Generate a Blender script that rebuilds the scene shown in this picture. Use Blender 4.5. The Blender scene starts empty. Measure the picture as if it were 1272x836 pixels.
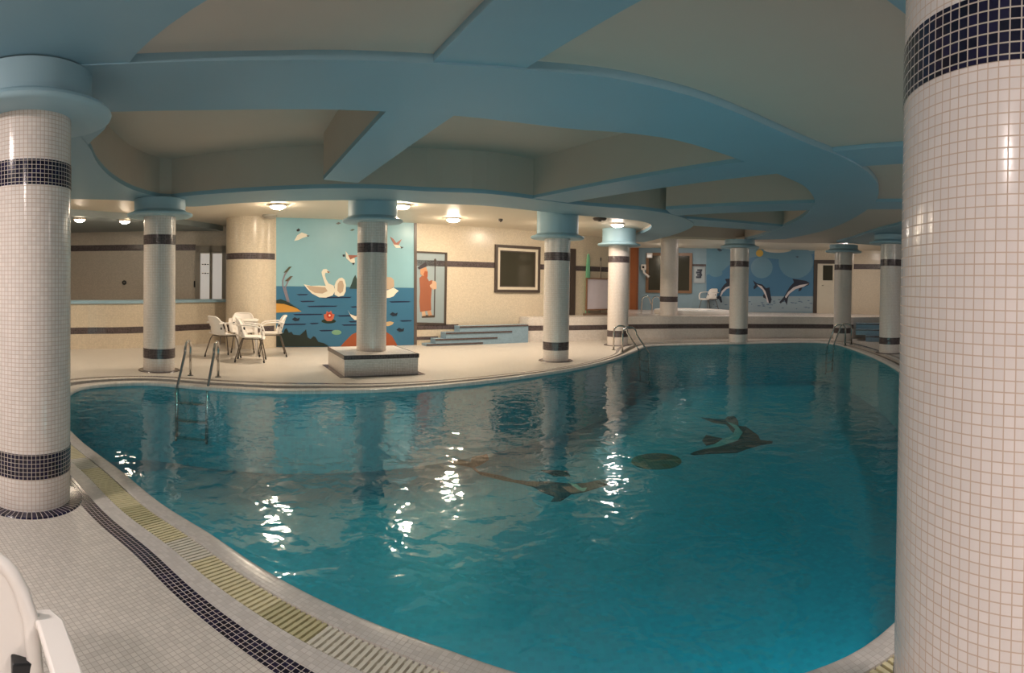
import bpy, math, random
from mathutils import Vector, Matrix
from mathutils.geometry import tessellate_polygon
random.seed(7)
PI = math.pi
scene = bpy.context.scene
COL = scene.collection

# ------------------------------------------------------------------ camera (phone panorama: central cylindrical)
F = 700.0; YC = 361.8; EYE = 1.47
PIT = math.radians(.612); ROL = math.radians(.812)
RX = Matrix(((1, 0, 0), (0, math.cos(PIT), -math.sin(PIT)), (0, math.sin(PIT), math.cos(PIT))))
RY = Matrix(((math.cos(ROL), 0, math.sin(ROL)), (0, 1, 0), (-math.sin(ROL), 0, math.cos(ROL))))
RW = RY @ RX                       # world -> camera frame (x right, y forward, z up)
RWT = RW.transposed()
cam_data = bpy.data.cameras.new('camera'); cam = bpy.data.objects.new('camera', cam_data); COL.objects.link(cam)
cam_data.type = 'PANO'
cam_data.panorama_type = 'CENTRAL_CYLINDRICAL'
cam_data.central_cylindrical_range_u_min = -636 / F
cam_data.central_cylindrical_range_u_max = 636 / F
cam_data.central_cylindrical_range_v_min = -(836 - YC) / F
cam_data.central_cylindrical_range_v_max = YC / F
cam_data.central_cylindrical_radius = 1.0
cam_data.clip_start = .02
A_ = Matrix(((1, 0, 0), (0, 0, 1), (0, -1, 0)))
cam.matrix_world = Matrix.Translation((0, 0, EYE)) @ (A_ @ RW).transposed().to_4x4()
scene.camera = cam

def ray(x, y):
    th = (x - 636) / F
    return RWT @ Vector((math.sin(th), math.cos(th), (YC - y) / F))
def at(x, y, z):
    """the point of the horizontal plane at height z seen at that spot of the photo"""
    d = ray(x, y); t = (z - EYE) / d.z
    return Vector((d.x * t, d.y * t))
def ats(pts, z): return [at(x, y, z) for x, y in pts]

# ------------------------------------------------------------------ colours and materials
def lin(c):
    r = [(v / 255 / 12.92) if v / 255 <= .04045 else ((v / 255 + .055) / 1.055) ** 2.4 for v in c]
    return (r[0], r[1], r[2], 1)
def new_mat(name):
    m = bpy.data.materials.new(name); m.use_nodes = True
    nt = m.node_tree; return m, nt, nt.nodes['Principled BSDF']
def plain(name, c, rough=.5, metal=0, noise=.06, scale=6, emit=None, strength=0, spec=.5):
    m, nt, b = new_mat(name)
    b.inputs['Roughness'].default_value = rough; b.inputs['Metallic'].default_value = metal
    b.inputs['Specular IOR Level'].default_value = spec
    col = lin(c)
    if noise:
        tc = nt.nodes.new('ShaderNodeTexCoord'); n = nt.nodes.new('ShaderNodeTexNoise')
        n.inputs['Scale'].default_value = scale; n.inputs['Detail'].default_value = 3
        nt.links.new(tc.outputs['Object'], n.inputs['Vector'])
        mx = nt.nodes.new('ShaderNodeMix'); mx.data_type = 'RGBA'
        mx.inputs['A'].default_value = [v * (1 - noise) for v in col[:3]] + [1]
        mx.inputs['B'].default_value = [min(1, v * (1 + noise)) for v in col[:3]] + [1]
        nt.links.new(n.outputs['Fac'], mx.inputs['Factor'])
        nt.links.new(mx.outputs['Result'], b.inputs['Base Color'])
    else:
        b.inputs['Base Color'].default_value = col
    if emit:
        b.inputs['Emission Color'].default_value = lin(emit); b.inputs['Emission Strength'].default_value = strength
    return m
def tile(name, c, grout, pitch=.0265, gw=.09, rough=.18, var=.08, bump=.25, gc_mix=1.0):
    """mosaic of small square glazed tiles laid on the UV coordinates (metres)"""
    m, nt, b = new_mat(name); N = nt.nodes.new; L = nt.links.new
    uv = N('ShaderNodeTexCoord'); sc = N('ShaderNodeVectorMath'); sc.operation = 'SCALE'; sc.inputs['Scale'].default_value = 1 / pitch
    L(uv.outputs['UV'], sc.inputs[0])
    fr = N('ShaderNodeVectorMath'); fr.operation = 'FRACTION'; L(sc.outputs[0], fr.inputs[0])
    fl = N('ShaderNodeVectorMath'); fl.operation = 'FLOOR'; L(sc.outputs[0], fl.inputs[0])
    sub = N('ShaderNodeVectorMath'); sub.operation = 'SUBTRACT'; sub.inputs[1].default_value = (.5, .5, .5); L(fr.outputs[0], sub.inputs[0])
    ab = N('ShaderNodeVectorMath'); ab.operation = 'ABSOLUTE'; L(sub.outputs[0], ab.inputs[0])
    sp = N('ShaderNodeSeparateXYZ'); L(ab.outputs[0], sp.inputs[0])
    mx = N('ShaderNodeMath'); mx.operation = 'MAXIMUM'; L(sp.outputs['X'], mx.inputs[0]); L(sp.outputs['Y'], mx.inputs[1])
    mr = N('ShaderNodeMapRange'); mr.interpolation_type = 'SMOOTHSTEP'
    mr.inputs['From Min'].default_value = .5 - gw; mr.inputs['From Max'].default_value = .5 - gw * .45
    L(mx.outputs[0], mr.inputs['Value'])
    wn = N('ShaderNodeTexWhiteNoise'); wn.noise_dimensions = '3D'; L(fl.outputs[0], wn.inputs['Vector'])
    cc = lin(c)
    cm = N('ShaderNodeMix'); cm.data_type = 'RGBA'
    cm.inputs['A'].default_value = [v * (1 - var) for v in cc[:3]] + [1]; cm.inputs['B'].default_value = [min(1, v * (1 + var)) for v in cc[:3]] + [1]
    L(wn.outputs['Value'], cm.inputs['Factor'])
    gm = N('ShaderNodeMix'); gm.data_type = 'RGBA'; gm.inputs['B'].default_value = lin(grout)
    L(mr.outputs['Result'], gm.inputs['Factor']); L(cm.outputs['Result'], gm.inputs['A'])
    L(gm.outputs['Result'], b.inputs['Base Color'])
    rr = N('ShaderNodeMapRange'); rr.inputs['To Min'].default_value = rough; rr.inputs['To Max'].default_value = .75
    L(mr.outputs['Result'], rr.inputs['Value']); L(rr.outputs['Result'], b.inputs['Roughness'])
    if bump:
        bp = N('ShaderNodeBump'); bp.inputs['Strength'].default_value = bump; bp.inputs['Distance'].default_value = .002; bp.invert = True
        L(mr.outputs['Result'], bp.inputs['Height']); L(bp.outputs['Normal'], b.inputs['Normal'])
    return m

M = {}
M['white_tile'] = tile('white_mosaic', (226, 221, 217), (176, 158, 142), rough=.2)
M['column_tile'] = tile('column_mosaic', (230, 223, 218), (196, 176, 160), rough=.16, var=.05)
M['near_column_tile'] = tile('near_column_mosaic', (236, 228, 226), (206, 184, 168), rough=.16, gw=.075, var=.035)
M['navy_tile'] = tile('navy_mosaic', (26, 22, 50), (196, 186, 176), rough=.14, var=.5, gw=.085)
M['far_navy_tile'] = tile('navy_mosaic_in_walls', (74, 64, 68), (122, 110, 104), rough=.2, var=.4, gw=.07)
M['wall_tile'] = tile('wall_mosaic', (216, 203, 183), (196, 180, 158), rough=.22, bump=.1)
M['bar_wall_tile'] = tile('bar_wall_mosaic', (204, 194, 180), (180, 168, 155), rough=.3, bump=.1)
M['floor_tile'] = tile('deck_mosaic', (210, 203, 194), (178, 169, 159), rough=.32, gw=.075)
M['coping_tile'] = tile('coping_mosaic', (214, 208, 202), (186, 178, 170), rough=.25, gw=.08)
M['pool_tile'] = tile('pool_mosaic', (34, 140, 154), (48, 150, 160), pitch=.05, rough=.4, var=.16, bump=0)
M['platform_lamp'] = plain('dim_cool_glass', (255, 250, 248), .3, noise=0, emit=(255, 240, 228), strength=110)
M['bar_lamp'] = plain('dim_warm_glass', (255, 244, 226), .3, noise=0, emit=(255, 232, 205), strength=60)  # glow added to pale unlit fittings, to brighten the bar wall
M['pool_floor_tile'] = tile('pool_floor_mosaic', (26, 142, 164), (42, 152, 170), pitch=.05, rough=.4, var=.14, bump=0)
M['blue_paint'] = plain('blue_ceiling_paint', (134, 170, 187), .5, noise=.05, scale=1.5)
M['capital_paint'] = plain('pale_blue_capital_paint', (154, 186, 199), .5, noise=.04, scale=2)
M['cream_paint'] = plain('cream_ceiling_paint', (194, 182, 170), .6, noise=.05, scale=1.2)
M['soffit_paint'] = plain('deck_ceiling_paint', (222, 212, 194), .45, noise=.03, scale=1.2)
M['blue_wall'] = plain('blue_grey_wall_paint', (134, 160, 174), .5, noise=.04)
M['white_plastic'] = plain('white_plastic', (236, 230, 224), .35, noise=.02)
M['chrome'] = plain('polished_steel', (205, 200, 195), .16, 1, noise=.02)
M['leg_steel'] = plain('dull_grey_steel', (120, 112, 106), .35, .8, noise=.05)
M['black_plastic'] = plain('black_plastic', (22, 24, 28), .4, noise=.05)
M['dark_brown'] = plain('dark_trim', (72, 62, 56), .5)
M['window_glass'] = plain('dark_window_glass', (62, 60, 50), .12, noise=.1, scale=2)
M['frame_cream'] = plain('cream_frame', (214, 204, 186), .4)
M['blue_tile_step'] = tile('blue_step_mosaic', (138, 166, 186), (126, 150, 168), rough=.25, bump=0)
M['brown_door'] = plain('brown_wood', (176, 108, 66), .4, noise=.15, scale=4)
M['glowing_frosted'] = plain('glowing_frosted_glass', (232, 226, 220), .4, noise=.03, emit=(235, 228, 220), strength=.35)  # faint glow built in; on door panes it stands for the lit room behind
M['grey_fixture'] = plain('grey_plastic', (165, 160, 150), .4)
M['lamp_metal'] = plain('lamp_rim_metal', (220, 200, 180), .3)
M['warm_lamp'] = plain('lit_warm_glass', (255, 240, 215), .3, noise=0, emit=(255, 234, 206), strength=300)
M['added_cool_lamp'] = plain('added_cool_glow', (255, 250, 248), .3, noise=0, emit=(255, 238, 230), strength=340)  # glow of the added fill lamps
M['added_pool_lamp'] = plain('added_underwater_glow', (235, 255, 255), .3, noise=0, emit=(240, 250, 250), strength=150)  # glow of the added underwater lamps
M['channel'] = plain('wet_drain_channel', (74, 66, 48), .5)
M['grate_yellow'] = plain('yellowed_plastic', (224, 214, 174), .45, noise=.12, scale=14)
M['grate_olive'] = plain('stained_olive_plastic', (198, 190, 148), .5, noise=.15, scale=14)
M['grate_white'] = plain('cream_white_plastic', (222, 216, 200), .45, noise=.05, scale=14)

def water_material():
    m = bpy.data.materials.new('pool_water'); m.use_nodes = True; nt = m.node_tree
    for n in list(nt.nodes): nt.nodes.remove(n)
    N = nt.nodes.new; L = nt.links.new
    out = N('ShaderNodeOutputMaterial'); mix = N('ShaderNodeMixShader'); tr = N('ShaderNodeBsdfTransparent'); gl = N('ShaderNodeBsdfGlossy'); fr = N('ShaderNodeFresnel')
    tr.inputs['Color'].default_value = (.38, .88, .90, 1)
    gl.inputs['Roughness'].default_value = .05; gl.inputs['Color'].default_value = (1, 1, 1, 1)
    fr.inputs['IOR'].default_value = 1.33
    tc = N('ShaderNodeTexCoord'); mp = N('ShaderNodeMapping'); mp.inputs['Scale'].default_value = (1, 1, 1)
    L(tc.outputs['Object'], mp.inputs['Vector'])
    n1 = N('ShaderNodeTexNoise'); n1.inputs['Scale'].default_value = 5.0; n1.inputs['Detail'].default_value = 2.5; n1.inputs['Roughness'].default_value = .45; n1.inputs['Distortion'].default_value = .4
    n2 = N('ShaderNodeTexNoise'); n2.inputs['Scale'].default_value = .8; n2.inputs['Detail'].default_value = 1
    L(mp.outputs[0], n1.inputs['Vector']); L(mp.outputs[0], n2.inputs['Vector'])
    ad = N('ShaderNodeMath'); ad.operation = 'MULTIPLY_ADD'; ad.inputs[1].default_value = .5
    L(n2.outputs['Fac'], ad.inputs[0]); L(n1.outputs['Fac'], ad.inputs[2])
    bp = N('ShaderNodeBump'); bp.inputs['Strength'].default_value = 1.0; bp.inputs['Distance'].default_value = .010
    L(ad.outputs[0], bp.inputs['Height'])
    L(bp.outputs['Normal'], gl.inputs['Normal']); L(bp.outputs['Normal'], fr.inputs['Normal'])
    fm = N('ShaderNodeMath'); fm.operation = 'MULTIPLY'; fm.inputs[1].default_value = .2; L(fr.outputs[0], fm.inputs[0]); L(fm.outputs[0], mix.inputs['Fac']); L(tr.outputs[0], mix.inputs[1]); L(gl.outputs[0], mix.inputs[2]); L(mix.outputs[0], out.inputs['Surface'])
    return m
M['water'] = water_material()

# ------------------------------------------------------------------ mesh builder
class MB:
    def __init__(s): s.v = []; s.f = []; s.u = []; s.mi = []
    def face(s, pts, uvs=None, mi=0):
        k = len(s.v); s.v += [tuple(p) for p in pts]; s.f.append(list(range(k, k + len(pts))))
        if uvs is None:
            a, b, c = Vector(pts[0]), Vector(pts[1]), Vector(pts[2]); n = (b - a).cross(c - a)
            ax = max(range(3), key=lambda i: abs(n[i]))
            ii = [(1, 2), (0, 2), (0, 1)][ax]
            uvs = [(p[ii[0]], p[ii[1]]) for p in pts]
        s.u.append(uvs); s.mi.append(mi)
    def box(s, c, size, rz=0, rx=0, ry=0):
        R = Matrix.Rotation(rz, 3, 'Z') @ Matrix.Rotation(ry, 3, 'Y') @ Matrix.Rotation(rx, 3, 'X'); c = Vector(c); h = [q / 2 for q in size]
        P = lambda x, y, z: c + R @ Vector((x * h[0], y * h[1], z * h[2]))
        X, Y, Z = size
        for q, uv in (([(-1, -1, -1), (-1, 1, -1), (1, 1, -1), (1, -1, -1)], (X, Y)), ([(-1, -1, 1), (1, -1, 1), (1, 1, 1), (-1, 1, 1)], (X, Y)),
                      ([(-1, -1, -1), (1, -1, -1), (1, -1, 1), (-1, -1, 1)], (X, Z)), ([(1, 1, -1), (-1, 1, -1), (-1, 1, 1), (1, 1, 1)], (X, Z)),
                      ([(1, -1, -1), (1, 1, -1), (1, 1, 1), (1, -1, 1)], (Y, Z)), ([(-1, 1, -1), (-1, -1, -1), (-1, -1, 1), (-1, 1, 1)], (Y, Z))):
            s.face([P(*t) for t in q], [(0, 0), (uv[0], 0), uv, (0, uv[1])] if q[0] != (-1, -1, -1) or uv != (X, Y) else [(0, 0), (0, Y), (X, Y), (X, 0)])
        return s
    def lathe(s, prof, seg=64, c=(0, 0, 0), rref=None, flip=False):
        cx, cy, cz = c
        for (r0, z0), (r1, z1) in zip(prof[:-1], prof[1:]):
            rr = rref or max(r0, r1)
            for i in range(seg):
                a0, a1 = 2 * PI * i / seg, 2 * PI * (i + 1) / seg
                P = lambda r, a, z: (cx + r * math.cos(a), cy + r * math.sin(a), cz + z)
                dz = math.hypot(r1 - r0, z1 - z0) if abs(z1 - z0) < 1e-6 else 0
                v0, v1 = (z0, z1) if not dz else (r0, r1)
                q = [P(r0, a0, z0), P(r0, a1, z0), P(r1, a1, z1), P(r1, a0, z1)]
                uv = [(a0 * rr, v0), (a1 * rr, v0), (a1 * rr, v1), (a0 * rr, v1)]
                if r0 < 1e-6: q = q[1:]; uv = uv[1:]
                elif r1 < 1e-6: q = q[:3]; uv = uv[:3]
                s.face(q, uv)
        return s
    def tube(s, pts, r, seg=10, caps=True):
        pts = [Vector(p) for p in pts]; rings = []
        up = None
        for i, p in enumerate(pts):
            d = (pts[min(i + 1, len(pts) - 1)] - pts[max(i - 1, 0)]).normalized()
            if up is None:
                up = Vector((0, 0, 1)) if abs(d.z) < .9 else Vector((1, 0, 0))
            a = d.cross(up).normalized(); b = a.cross(d).normalized(); up = b
            rad = r[i] if isinstance(r, (list, tuple)) else r
            rings.append([p + a * rad * math.cos(2 * PI * k / seg) + b * rad * math.sin(2 * PI * k / seg) for k in range(seg)])
        for A, B in zip(rings[:-1], rings[1:]):
            for k in range(seg): s.face([A[k], B[k], B[(k + 1) % seg], A[(k + 1) % seg]])
        if caps: s.face(rings[0]); s.face(rings[-1][::-1])
        return s
    def prism(s, poly, z0, z1, holes=(), top=True, bottom=True, sides=True, rot=0):
        """extrude a plan outline (x, y) from z0 to z1"""
        loops = [[Vector((p[0], p[1], 0)) for p in poly]] + [[Vector((p[0], p[1], 0)) for p in h] for h in holes]
        flat = [p for l in loops for p in l]
        ca, sa = math.cos(rot), math.sin(rot); UV = lambda p: (p[0] * ca - p[1] * sa, p[0] * sa + p[1] * ca)
        for t in tessellate_polygon(loops):
            q = [flat[i] for i in t]
            n = (q[1] - q[0]).cross(q[2] - q[0]).z
            if n < 0: q = q[::-1]
            if top: s.face([(p.x, p.y, z1) for p in q], [UV(p) for p in q])
            if bottom: s.face([(p.x, p.y, z0) for p in q[::-1]], [UV(p) for p in q[::-1]])
        if sides:
            for l in loops:
                acc = 0
                for i in range(len(l)):
                    a, b = l[i], l[(i + 1) % len(l)]; w = (b - a).length
                    s.face([(a.x, a.y, z0), (b.x, b.y, z0), (b.x, b.y, z1), (a.x, a.y, z1)], [(acc, z0), (acc + w, z0), (acc + w, z1), (acc, z1)]); acc += w
        return s
    def plate(s, poly, y0, y1):
        """extrude an outline in the local XZ plane from depth y0 (back) to y1 (front, smaller y)"""
        loop = [Vector((p[0], p[1], 0)) for p in poly]
        for t in tessellate_polygon([loop]):
            q = [loop[i] for i in t]
            if (q[1] - q[0]).cross(q[2] - q[0]).z < 0: q = q[::-1]
            s.face([(p.x, y1, p.y) for p in q], [(p.x, p.y) for p in q]); s.face([(p.x, y0, p.y) for p in q[::-1]], [(p.x, p.y) for p in q[::-1]])
        for i in range(len(loop)):
            a, b = loop[i], loop[(i + 1) % len(loop)]
            s.face([(a.x, y0, a.y), (b.x, y0, b.y), (b.x, y1, b.y), (a.x, y1, a.y)])
        return s
    def build(s, name, mat, parent=None, smooth=False, loc=None, merge=True, bevel=0):
        me = bpy.data.meshes.new(name)
        me.from_pydata(s.v, [], s.f)
        uvl = me.uv_layers.new(name='UVMap'); k = 0
        flat = [c for f in s.u for c in f]
        for i, c in enumerate(flat): uvl.data[i].uv = c
        if isinstance(mat, (list, tuple)):
            for m_ in mat: me.materials.append(m_)
            for p, mi in zip(me.polygons, s.mi): p.material_index = mi
        else: me.materials.append(mat)
        if merge:
            import bmesh
            bm = bmesh.new(); bm.from_mesh(me); bmesh.ops.remove_doubles(bm, verts=bm.verts, dist=1e-5); bmesh.ops.recalc_face_normals(bm, faces=bm.faces); bm.to_mesh(me); bm.free()
        if smooth:
            for p in me.polygons: p.use_smooth = True
            if smooth != 'all':
                try: me.set_sharp_from_angle(angle=math.radians(38))
                except Exception: pass
        o = bpy.data.objects.new(name, me); COL.objects.link(o)
        if parent is not None: o.parent = parent
        if loc is not None: o.location = loc
        if bevel:
            b = o.modifiers.new('bevel', 'BEVEL'); b.width = bevel; b.segments = 2; b.limit_method = 'ANGLE'
        return o

def tag(o, label, cat, group=None, kind=None):
    o['label'] = label; o['category'] = cat
    if group: o['group'] = group
    if kind: o['kind'] = kind
    return o
def struct(o): o['kind'] = 'structure'; return o
def thing(name, label, cat, loc=(0, 0, 0), rz=0, group=None, kind=None):
    o = bpy.data.objects.new(name, None); COL.objects.link(o); o.empty_display_size = .1
    o.location = loc; o.rotation_euler = (0, 0, rz)
    return tag(o, label, cat, group, kind)
def copy_thing(root, loc, rz, label):
    r = root.copy(); COL.objects.link(r); r.location = loc; r.rotation_euler = (0, 0, rz); r['label'] = label
    for ch in list(root.children):
        c = ch.copy(); COL.objects.link(c); c.parent = r
        for g in ch.children:
            d = g.copy(); COL.objects.link(d); d.parent = c
    return r

# ------------------------------------------------------------------ curves
def catmull(pts, n, closed=False):
    P = [Vector(p[:2]) for p in pts]; out = []; m = len(P)
    rng = m if closed else m - 1
    for i in range(rng):
        g = (lambda j: P[j % m]) if closed else (lambda j: P[max(0, min(m - 1, j))])
        p0, p1, p2, p3 = g(i - 1), g(i), g(i + 1), g(i + 2)
        for k in range(12):
            t = k / 12
            out.append(.5 * ((2 * p1) + (p2 - p0) * t + (2 * p0 - 5 * p1 + 4 * p2 - p3) * t * t + (3 * p1 - p0 - 3 * p2 + p3) * t ** 3))
    if not closed: out.append(P[-1].copy())
    return resample(out, n, closed)
def resample(P, n, closed=False):
    Q = list(P) + ([P[0]] if closed else [])
    L = [0]
    for a, b in zip(Q[:-1], Q[1:]): L.append(L[-1] + (b - a).length)
    out = []; j = 0
    for i in range(n):
        s = L[-1] * i / (n if closed else n - 1)
        while j < len(L) - 2 and L[j + 1] < s: j += 1
        w = L[j + 1] - L[j]; t = (s - L[j]) / w if w > 1e-9 else 0
        out.append(Q[j].lerp(Q[j + 1], min(1, max(0, t))))
    return out
def smooth_poly(P, it=2, closed=True):
    for _ in range(it):
        m = len(P); P = [P[i] if (not closed and i in (0, m - 1)) else (P[(i - 1) % m] + P[i] * 2 + P[(i + 1) % m]) / 4 for i in range(m)]
    return P
def polydist(p, poly):
    best = 1e9
    for a, b in zip(poly[:-1], poly[1:]):
        ab = b - a; t = max(0, min(1, (p - a).dot(ab) / max(1e-9, ab.dot(ab)))); best = min(best, (p - a - ab * t).length)
    return best

# ------------------------------------------------------------------ pool outline
WATER = -.05
near_px = [(93, 540), (120, 562), (150, 584), (200, 625), (260, 661), (320, 702), (400, 745), (480, 779), (560, 806), (645, 836)]
far_px = [(93, 487), (110, 483), (140, 480), (190, 479), (260, 485), (340, 489), (400, 489), (460, 488), (540, 483), (600, 477), (660, 469), (720, 459), (760, 449), (788, 438), (803, 431.5),
          (830, 429.5), (900, 428), (1000, 426), (1035, 428), (1060, 435), (1090, 447), (1115, 461)]
near = ats(near_px, 0) + [Vector((.55, 1.96)), Vector((1.05, 1.87)), Vector((1.56, 1.92))]
far = ats(far_px, WATER)
loop = near + [Vector((2.6, 2.45)), Vector((4.0, 3.7)), Vector((5.4, 5.6))] + far[::-1] + [Vector((-4.75, 4.5))]
NP = 400
POOL = smooth_poly(catmull(loop, NP, True), 3)
stripe = ats([(95, 470), (130, 467.5), (160, 466.5), (240, 468.5), (330, 473), (400, 475.5), (480, 476), (560, 471), (640, 463), (700, 456.5), (740, 448), (770, 438)], 0)
NRM = []
for i in range(NP):
    t = (POOL[(i + 1) % NP] - POOL[i - 1]).normalized(); NRM.append(Vector((t.y, -t.x)))
area = sum(POOL[i].x * POOL[(i + 1) % NP].y - POOL[(i + 1) % NP].x * POOL[i].y for i in range(NP))
if area < 0: NRM = [-n for n in NRM]
D_ = []
for i in range(NP):
    p = POOL[i]; d = .5
    if p.y > 5.2 and p.x < 2.9: d = max(.22, min(.6, polydist(p, stripe)))
    D_.append(d)
for _ in range(30): D_ = [(D_[i - 1] + 2 * D_[i] + D_[(i + 1) % NP]) / 4 for i in range(NP)]
def ring_at(fr): return [POOL[i] + NRM[i] * D_[i] * fr for i in range(NP)]
ARC = [0]
for i in range(NP): ARC.append(ARC[-1] + (POOL[(i + 1) % NP] - POOL[i]).length)

def band(mb, fa, za, fb, zb):
    A, B = ring_at(fa), ring_at(fb)
    for i in range(NP):
        j = (i + 1) % NP; d = D_[i]
        w = abs(fb - fa) * d + abs(zb - za)
        mb.face([(A[i].x, A[i].y, za), (A[j].x, A[j].y, za), (B[j].x, B[j].y, zb), (B[i].x, B[i].y, zb)], [(ARC[i], 0), (ARC[i + 1], 0), (ARC[i + 1], w), (ARC[i], w)])
F1, F2, F3 = .24, .575, .80
cp_ = MB()
for (fa, za), (fb, zb) in zip([(-.012, -.056), (-.035, -.048), (-.035, -.035), (-.025, -.015), (0, -.004), (.04, 0)], [(-.035, -.048), (-.035, -.035), (-.025, -.015), (0, -.004), (.04, 0), (F1, 0)]): band(cp_, fa, za, fb, zb)
band(cp_, F1, 0, F1, -.05)
struct(cp_.build('trim_1', M['coping_tile'], smooth=True))                       # coping
ch_ = MB(); band(ch_, F1, -.045, F2, -.045)
struct(ch_.build('trim_2', M['channel']))                                        # drain channel
wb = MB(); band(wb, F2, -.05, F2, 0); band(wb, F2, 0, F3, 0)
struct(wb.build('trim_3', M['coping_tile']))                                     # white band
nb = MB(); band(nb, F3, 0, 1.0, 0)
struct(nb.build('trim_4', M['navy_tile']))                                       # navy stripe

fl = MB(); fl.prism([(-15, -5), (16, -5), (16, 24), (-15, 24)], -.2, 0, holes=[ring_at(1.0)], bottom=False, sides=False, rot=.35)
struct(fl.build('floor', M['floor_tile']))
# basin
FLOORZ = -1.15
bs = MB()
for i in range(NP):
    j = (i + 1) % NP; a, b = POOL[i], POOL[j]
    bs.face([(a.x, a.y, FLOORZ), (b.x, b.y, FLOORZ), (b.x, b.y, -.04), (a.x, a.y, -.04)], [(ARC[i], FLOORZ), (ARC[i + 1], FLOORZ), (ARC[i + 1], -.04), (ARC[i], -.04)])
struct(MB().prism([(p.x, p.y) for p in POOL], FLOORZ, FLOORZ, bottom=False, sides=False).build('floor_pool', M['pool_floor_tile']))
o = bs.build('pool_basin', M['pool_tile']); struct(o)
wt = MB(); W = ring_at(-.005)
wt.prism([(p.x, p.y) for p in W], WATER, WATER, bottom=False, sides=False)
o = wt.build('pool_water', M['water']); tag(o, 'teal rippled water filling the curved swimming pool', 'water', kind='stuff')

# ------------------------------------------------------------------ drain grates: one lift-out section after another
i0 = min(range(NP), key=lambda i: (POOL[i] - Vector((-4.1, 4.0))).length)
ie = min(range(NP), key=lambda i: (POOL[i] - Vector((2.1, 2.12))).length)
step_dir = 1 if (ie - i0) % NP < NP / 2 else -1
def frame_at(s):
    s = s % ARC[NP]; lo = 0
    import bisect
    lo = min(NP - 1, max(0, bisect.bisect_right(ARC, s) - 1)); t = (s - ARC[lo]) / (ARC[lo + 1] - ARC[lo]); j = (lo + 1) % NP
    return POOL[lo].lerp(POOL[j], t), NRM[lo].lerp(NRM[j], t).normalized(), D_[lo] + (D_[j] - D_[lo]) * t
s0 = ARC[i0]; total = ((ARC[ie] - ARC[i0]) * step_dir) % ARC[NP]
ORD = ['first', 'second', 'third', 'fourth', 'fifth', 'sixth', 'seventh', 'eighth', 'ninth', 'tenth', 'eleventh', 'twelfth', 'thirteenth', 'fourteenth', 'fifteenth', 'sixteenth', 'seventeenth', 'eighteenth', 'nineteenth', 'twentieth', 'twenty-first', 'twenty-second', 'twenty-third', 'twenty-fourth', 'twenty-fifth', 'twenty-sixth', 'twenty-seventh', 'twenty-eighth']
PL = .27; npan = int(total / PL)
kinds = {}
pattern = ['y', 'o', 'y', 'y', 'w', 'y', 'y', 'y', 'o', 'y', 'w', 'y', 'y', 'o', 'w', 'w', 'y', 'y', 'y', 'w', 'y', 'y', 'y', 'y', 'y', 'y', 'y', 'y']
KN = {'y': ('grate_yellow', 'yellowed'), 'o': ('grate_olive', 'stained olive'), 'w': ('grate_white', 'cream white')}
count = {'y': 0, 'o': 0, 'w': 0}
for k in range(npan):
    sc_ = s0 + step_dir * (k + .5) * PL
    Pc, nc, dc = frame_at(sc_)
    mid = Pc + nc * dc * (F1 + F2) / 2
    mb = MB()
    ns = 9
    def pt(s, fr, z):
        P, n, d = frame_at(s); q = P + n * d * fr - mid; return (q.x, q.y, z)
    for q in range(ns):
        a = s0 + step_dir * (k * PL + (q + .12) * PL / ns); b = s0 + step_dir * (k * PL + (q + .70) * PL / ns)
        g1, g2 = F1 + .012, F2 - .012
        p = [pt(a, g1, 0), pt(b, g1, 0), pt(b, g2, 0), pt(a, g2, 0)]
        top = [(x, y, -.003) for x, y, z in p]; bot = [(x, y, -.022) for x, y, z in p]
        mb.face(top); mb.face(bot[::-1])
        for i in range(4): mb.face([bot[i], bot[(i + 1) % 4], top[(i + 1) % 4], top[i]])
    for g in ((F1 + .015, F1 + .05), ((F1 + F2) / 2 - .015, (F1 + F2) / 2 + .015), (F2 - .05, F2 - .015)):
        a = s0 + step_dir * (k * PL + .004); b = s0 + step_dir * ((k + 1) * PL - .004)
        p = [pt(a, g[0], 0), pt(b, g[0], 0), pt(b, g[1], 0), pt(a, g[1], 0)]
        top = [(x, y, -.012) for x, y, z in p]; bot = [(x, y, -.04) for x, y, z in p]
        mb.face(top); mb.face(bot[::-1])
        for i in range(4): mb.face([bot[i], bot[(i + 1) % 4], top[(i + 1) % 4], top[i]])
    kd = pattern[k % len(pattern)]; mt, adj = KN[kd]; c = count[kd]; count[kd] += 1
    o = mb.build('drain_grate', M[mt], loc=(mid.x, mid.y, 0))
    tag(o, '%s slatted drain grate section, %s of its colour from the left column' % (adj, ORD[c]), 'drain grate', 'slatted drain grates along the near pool edge')

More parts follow.
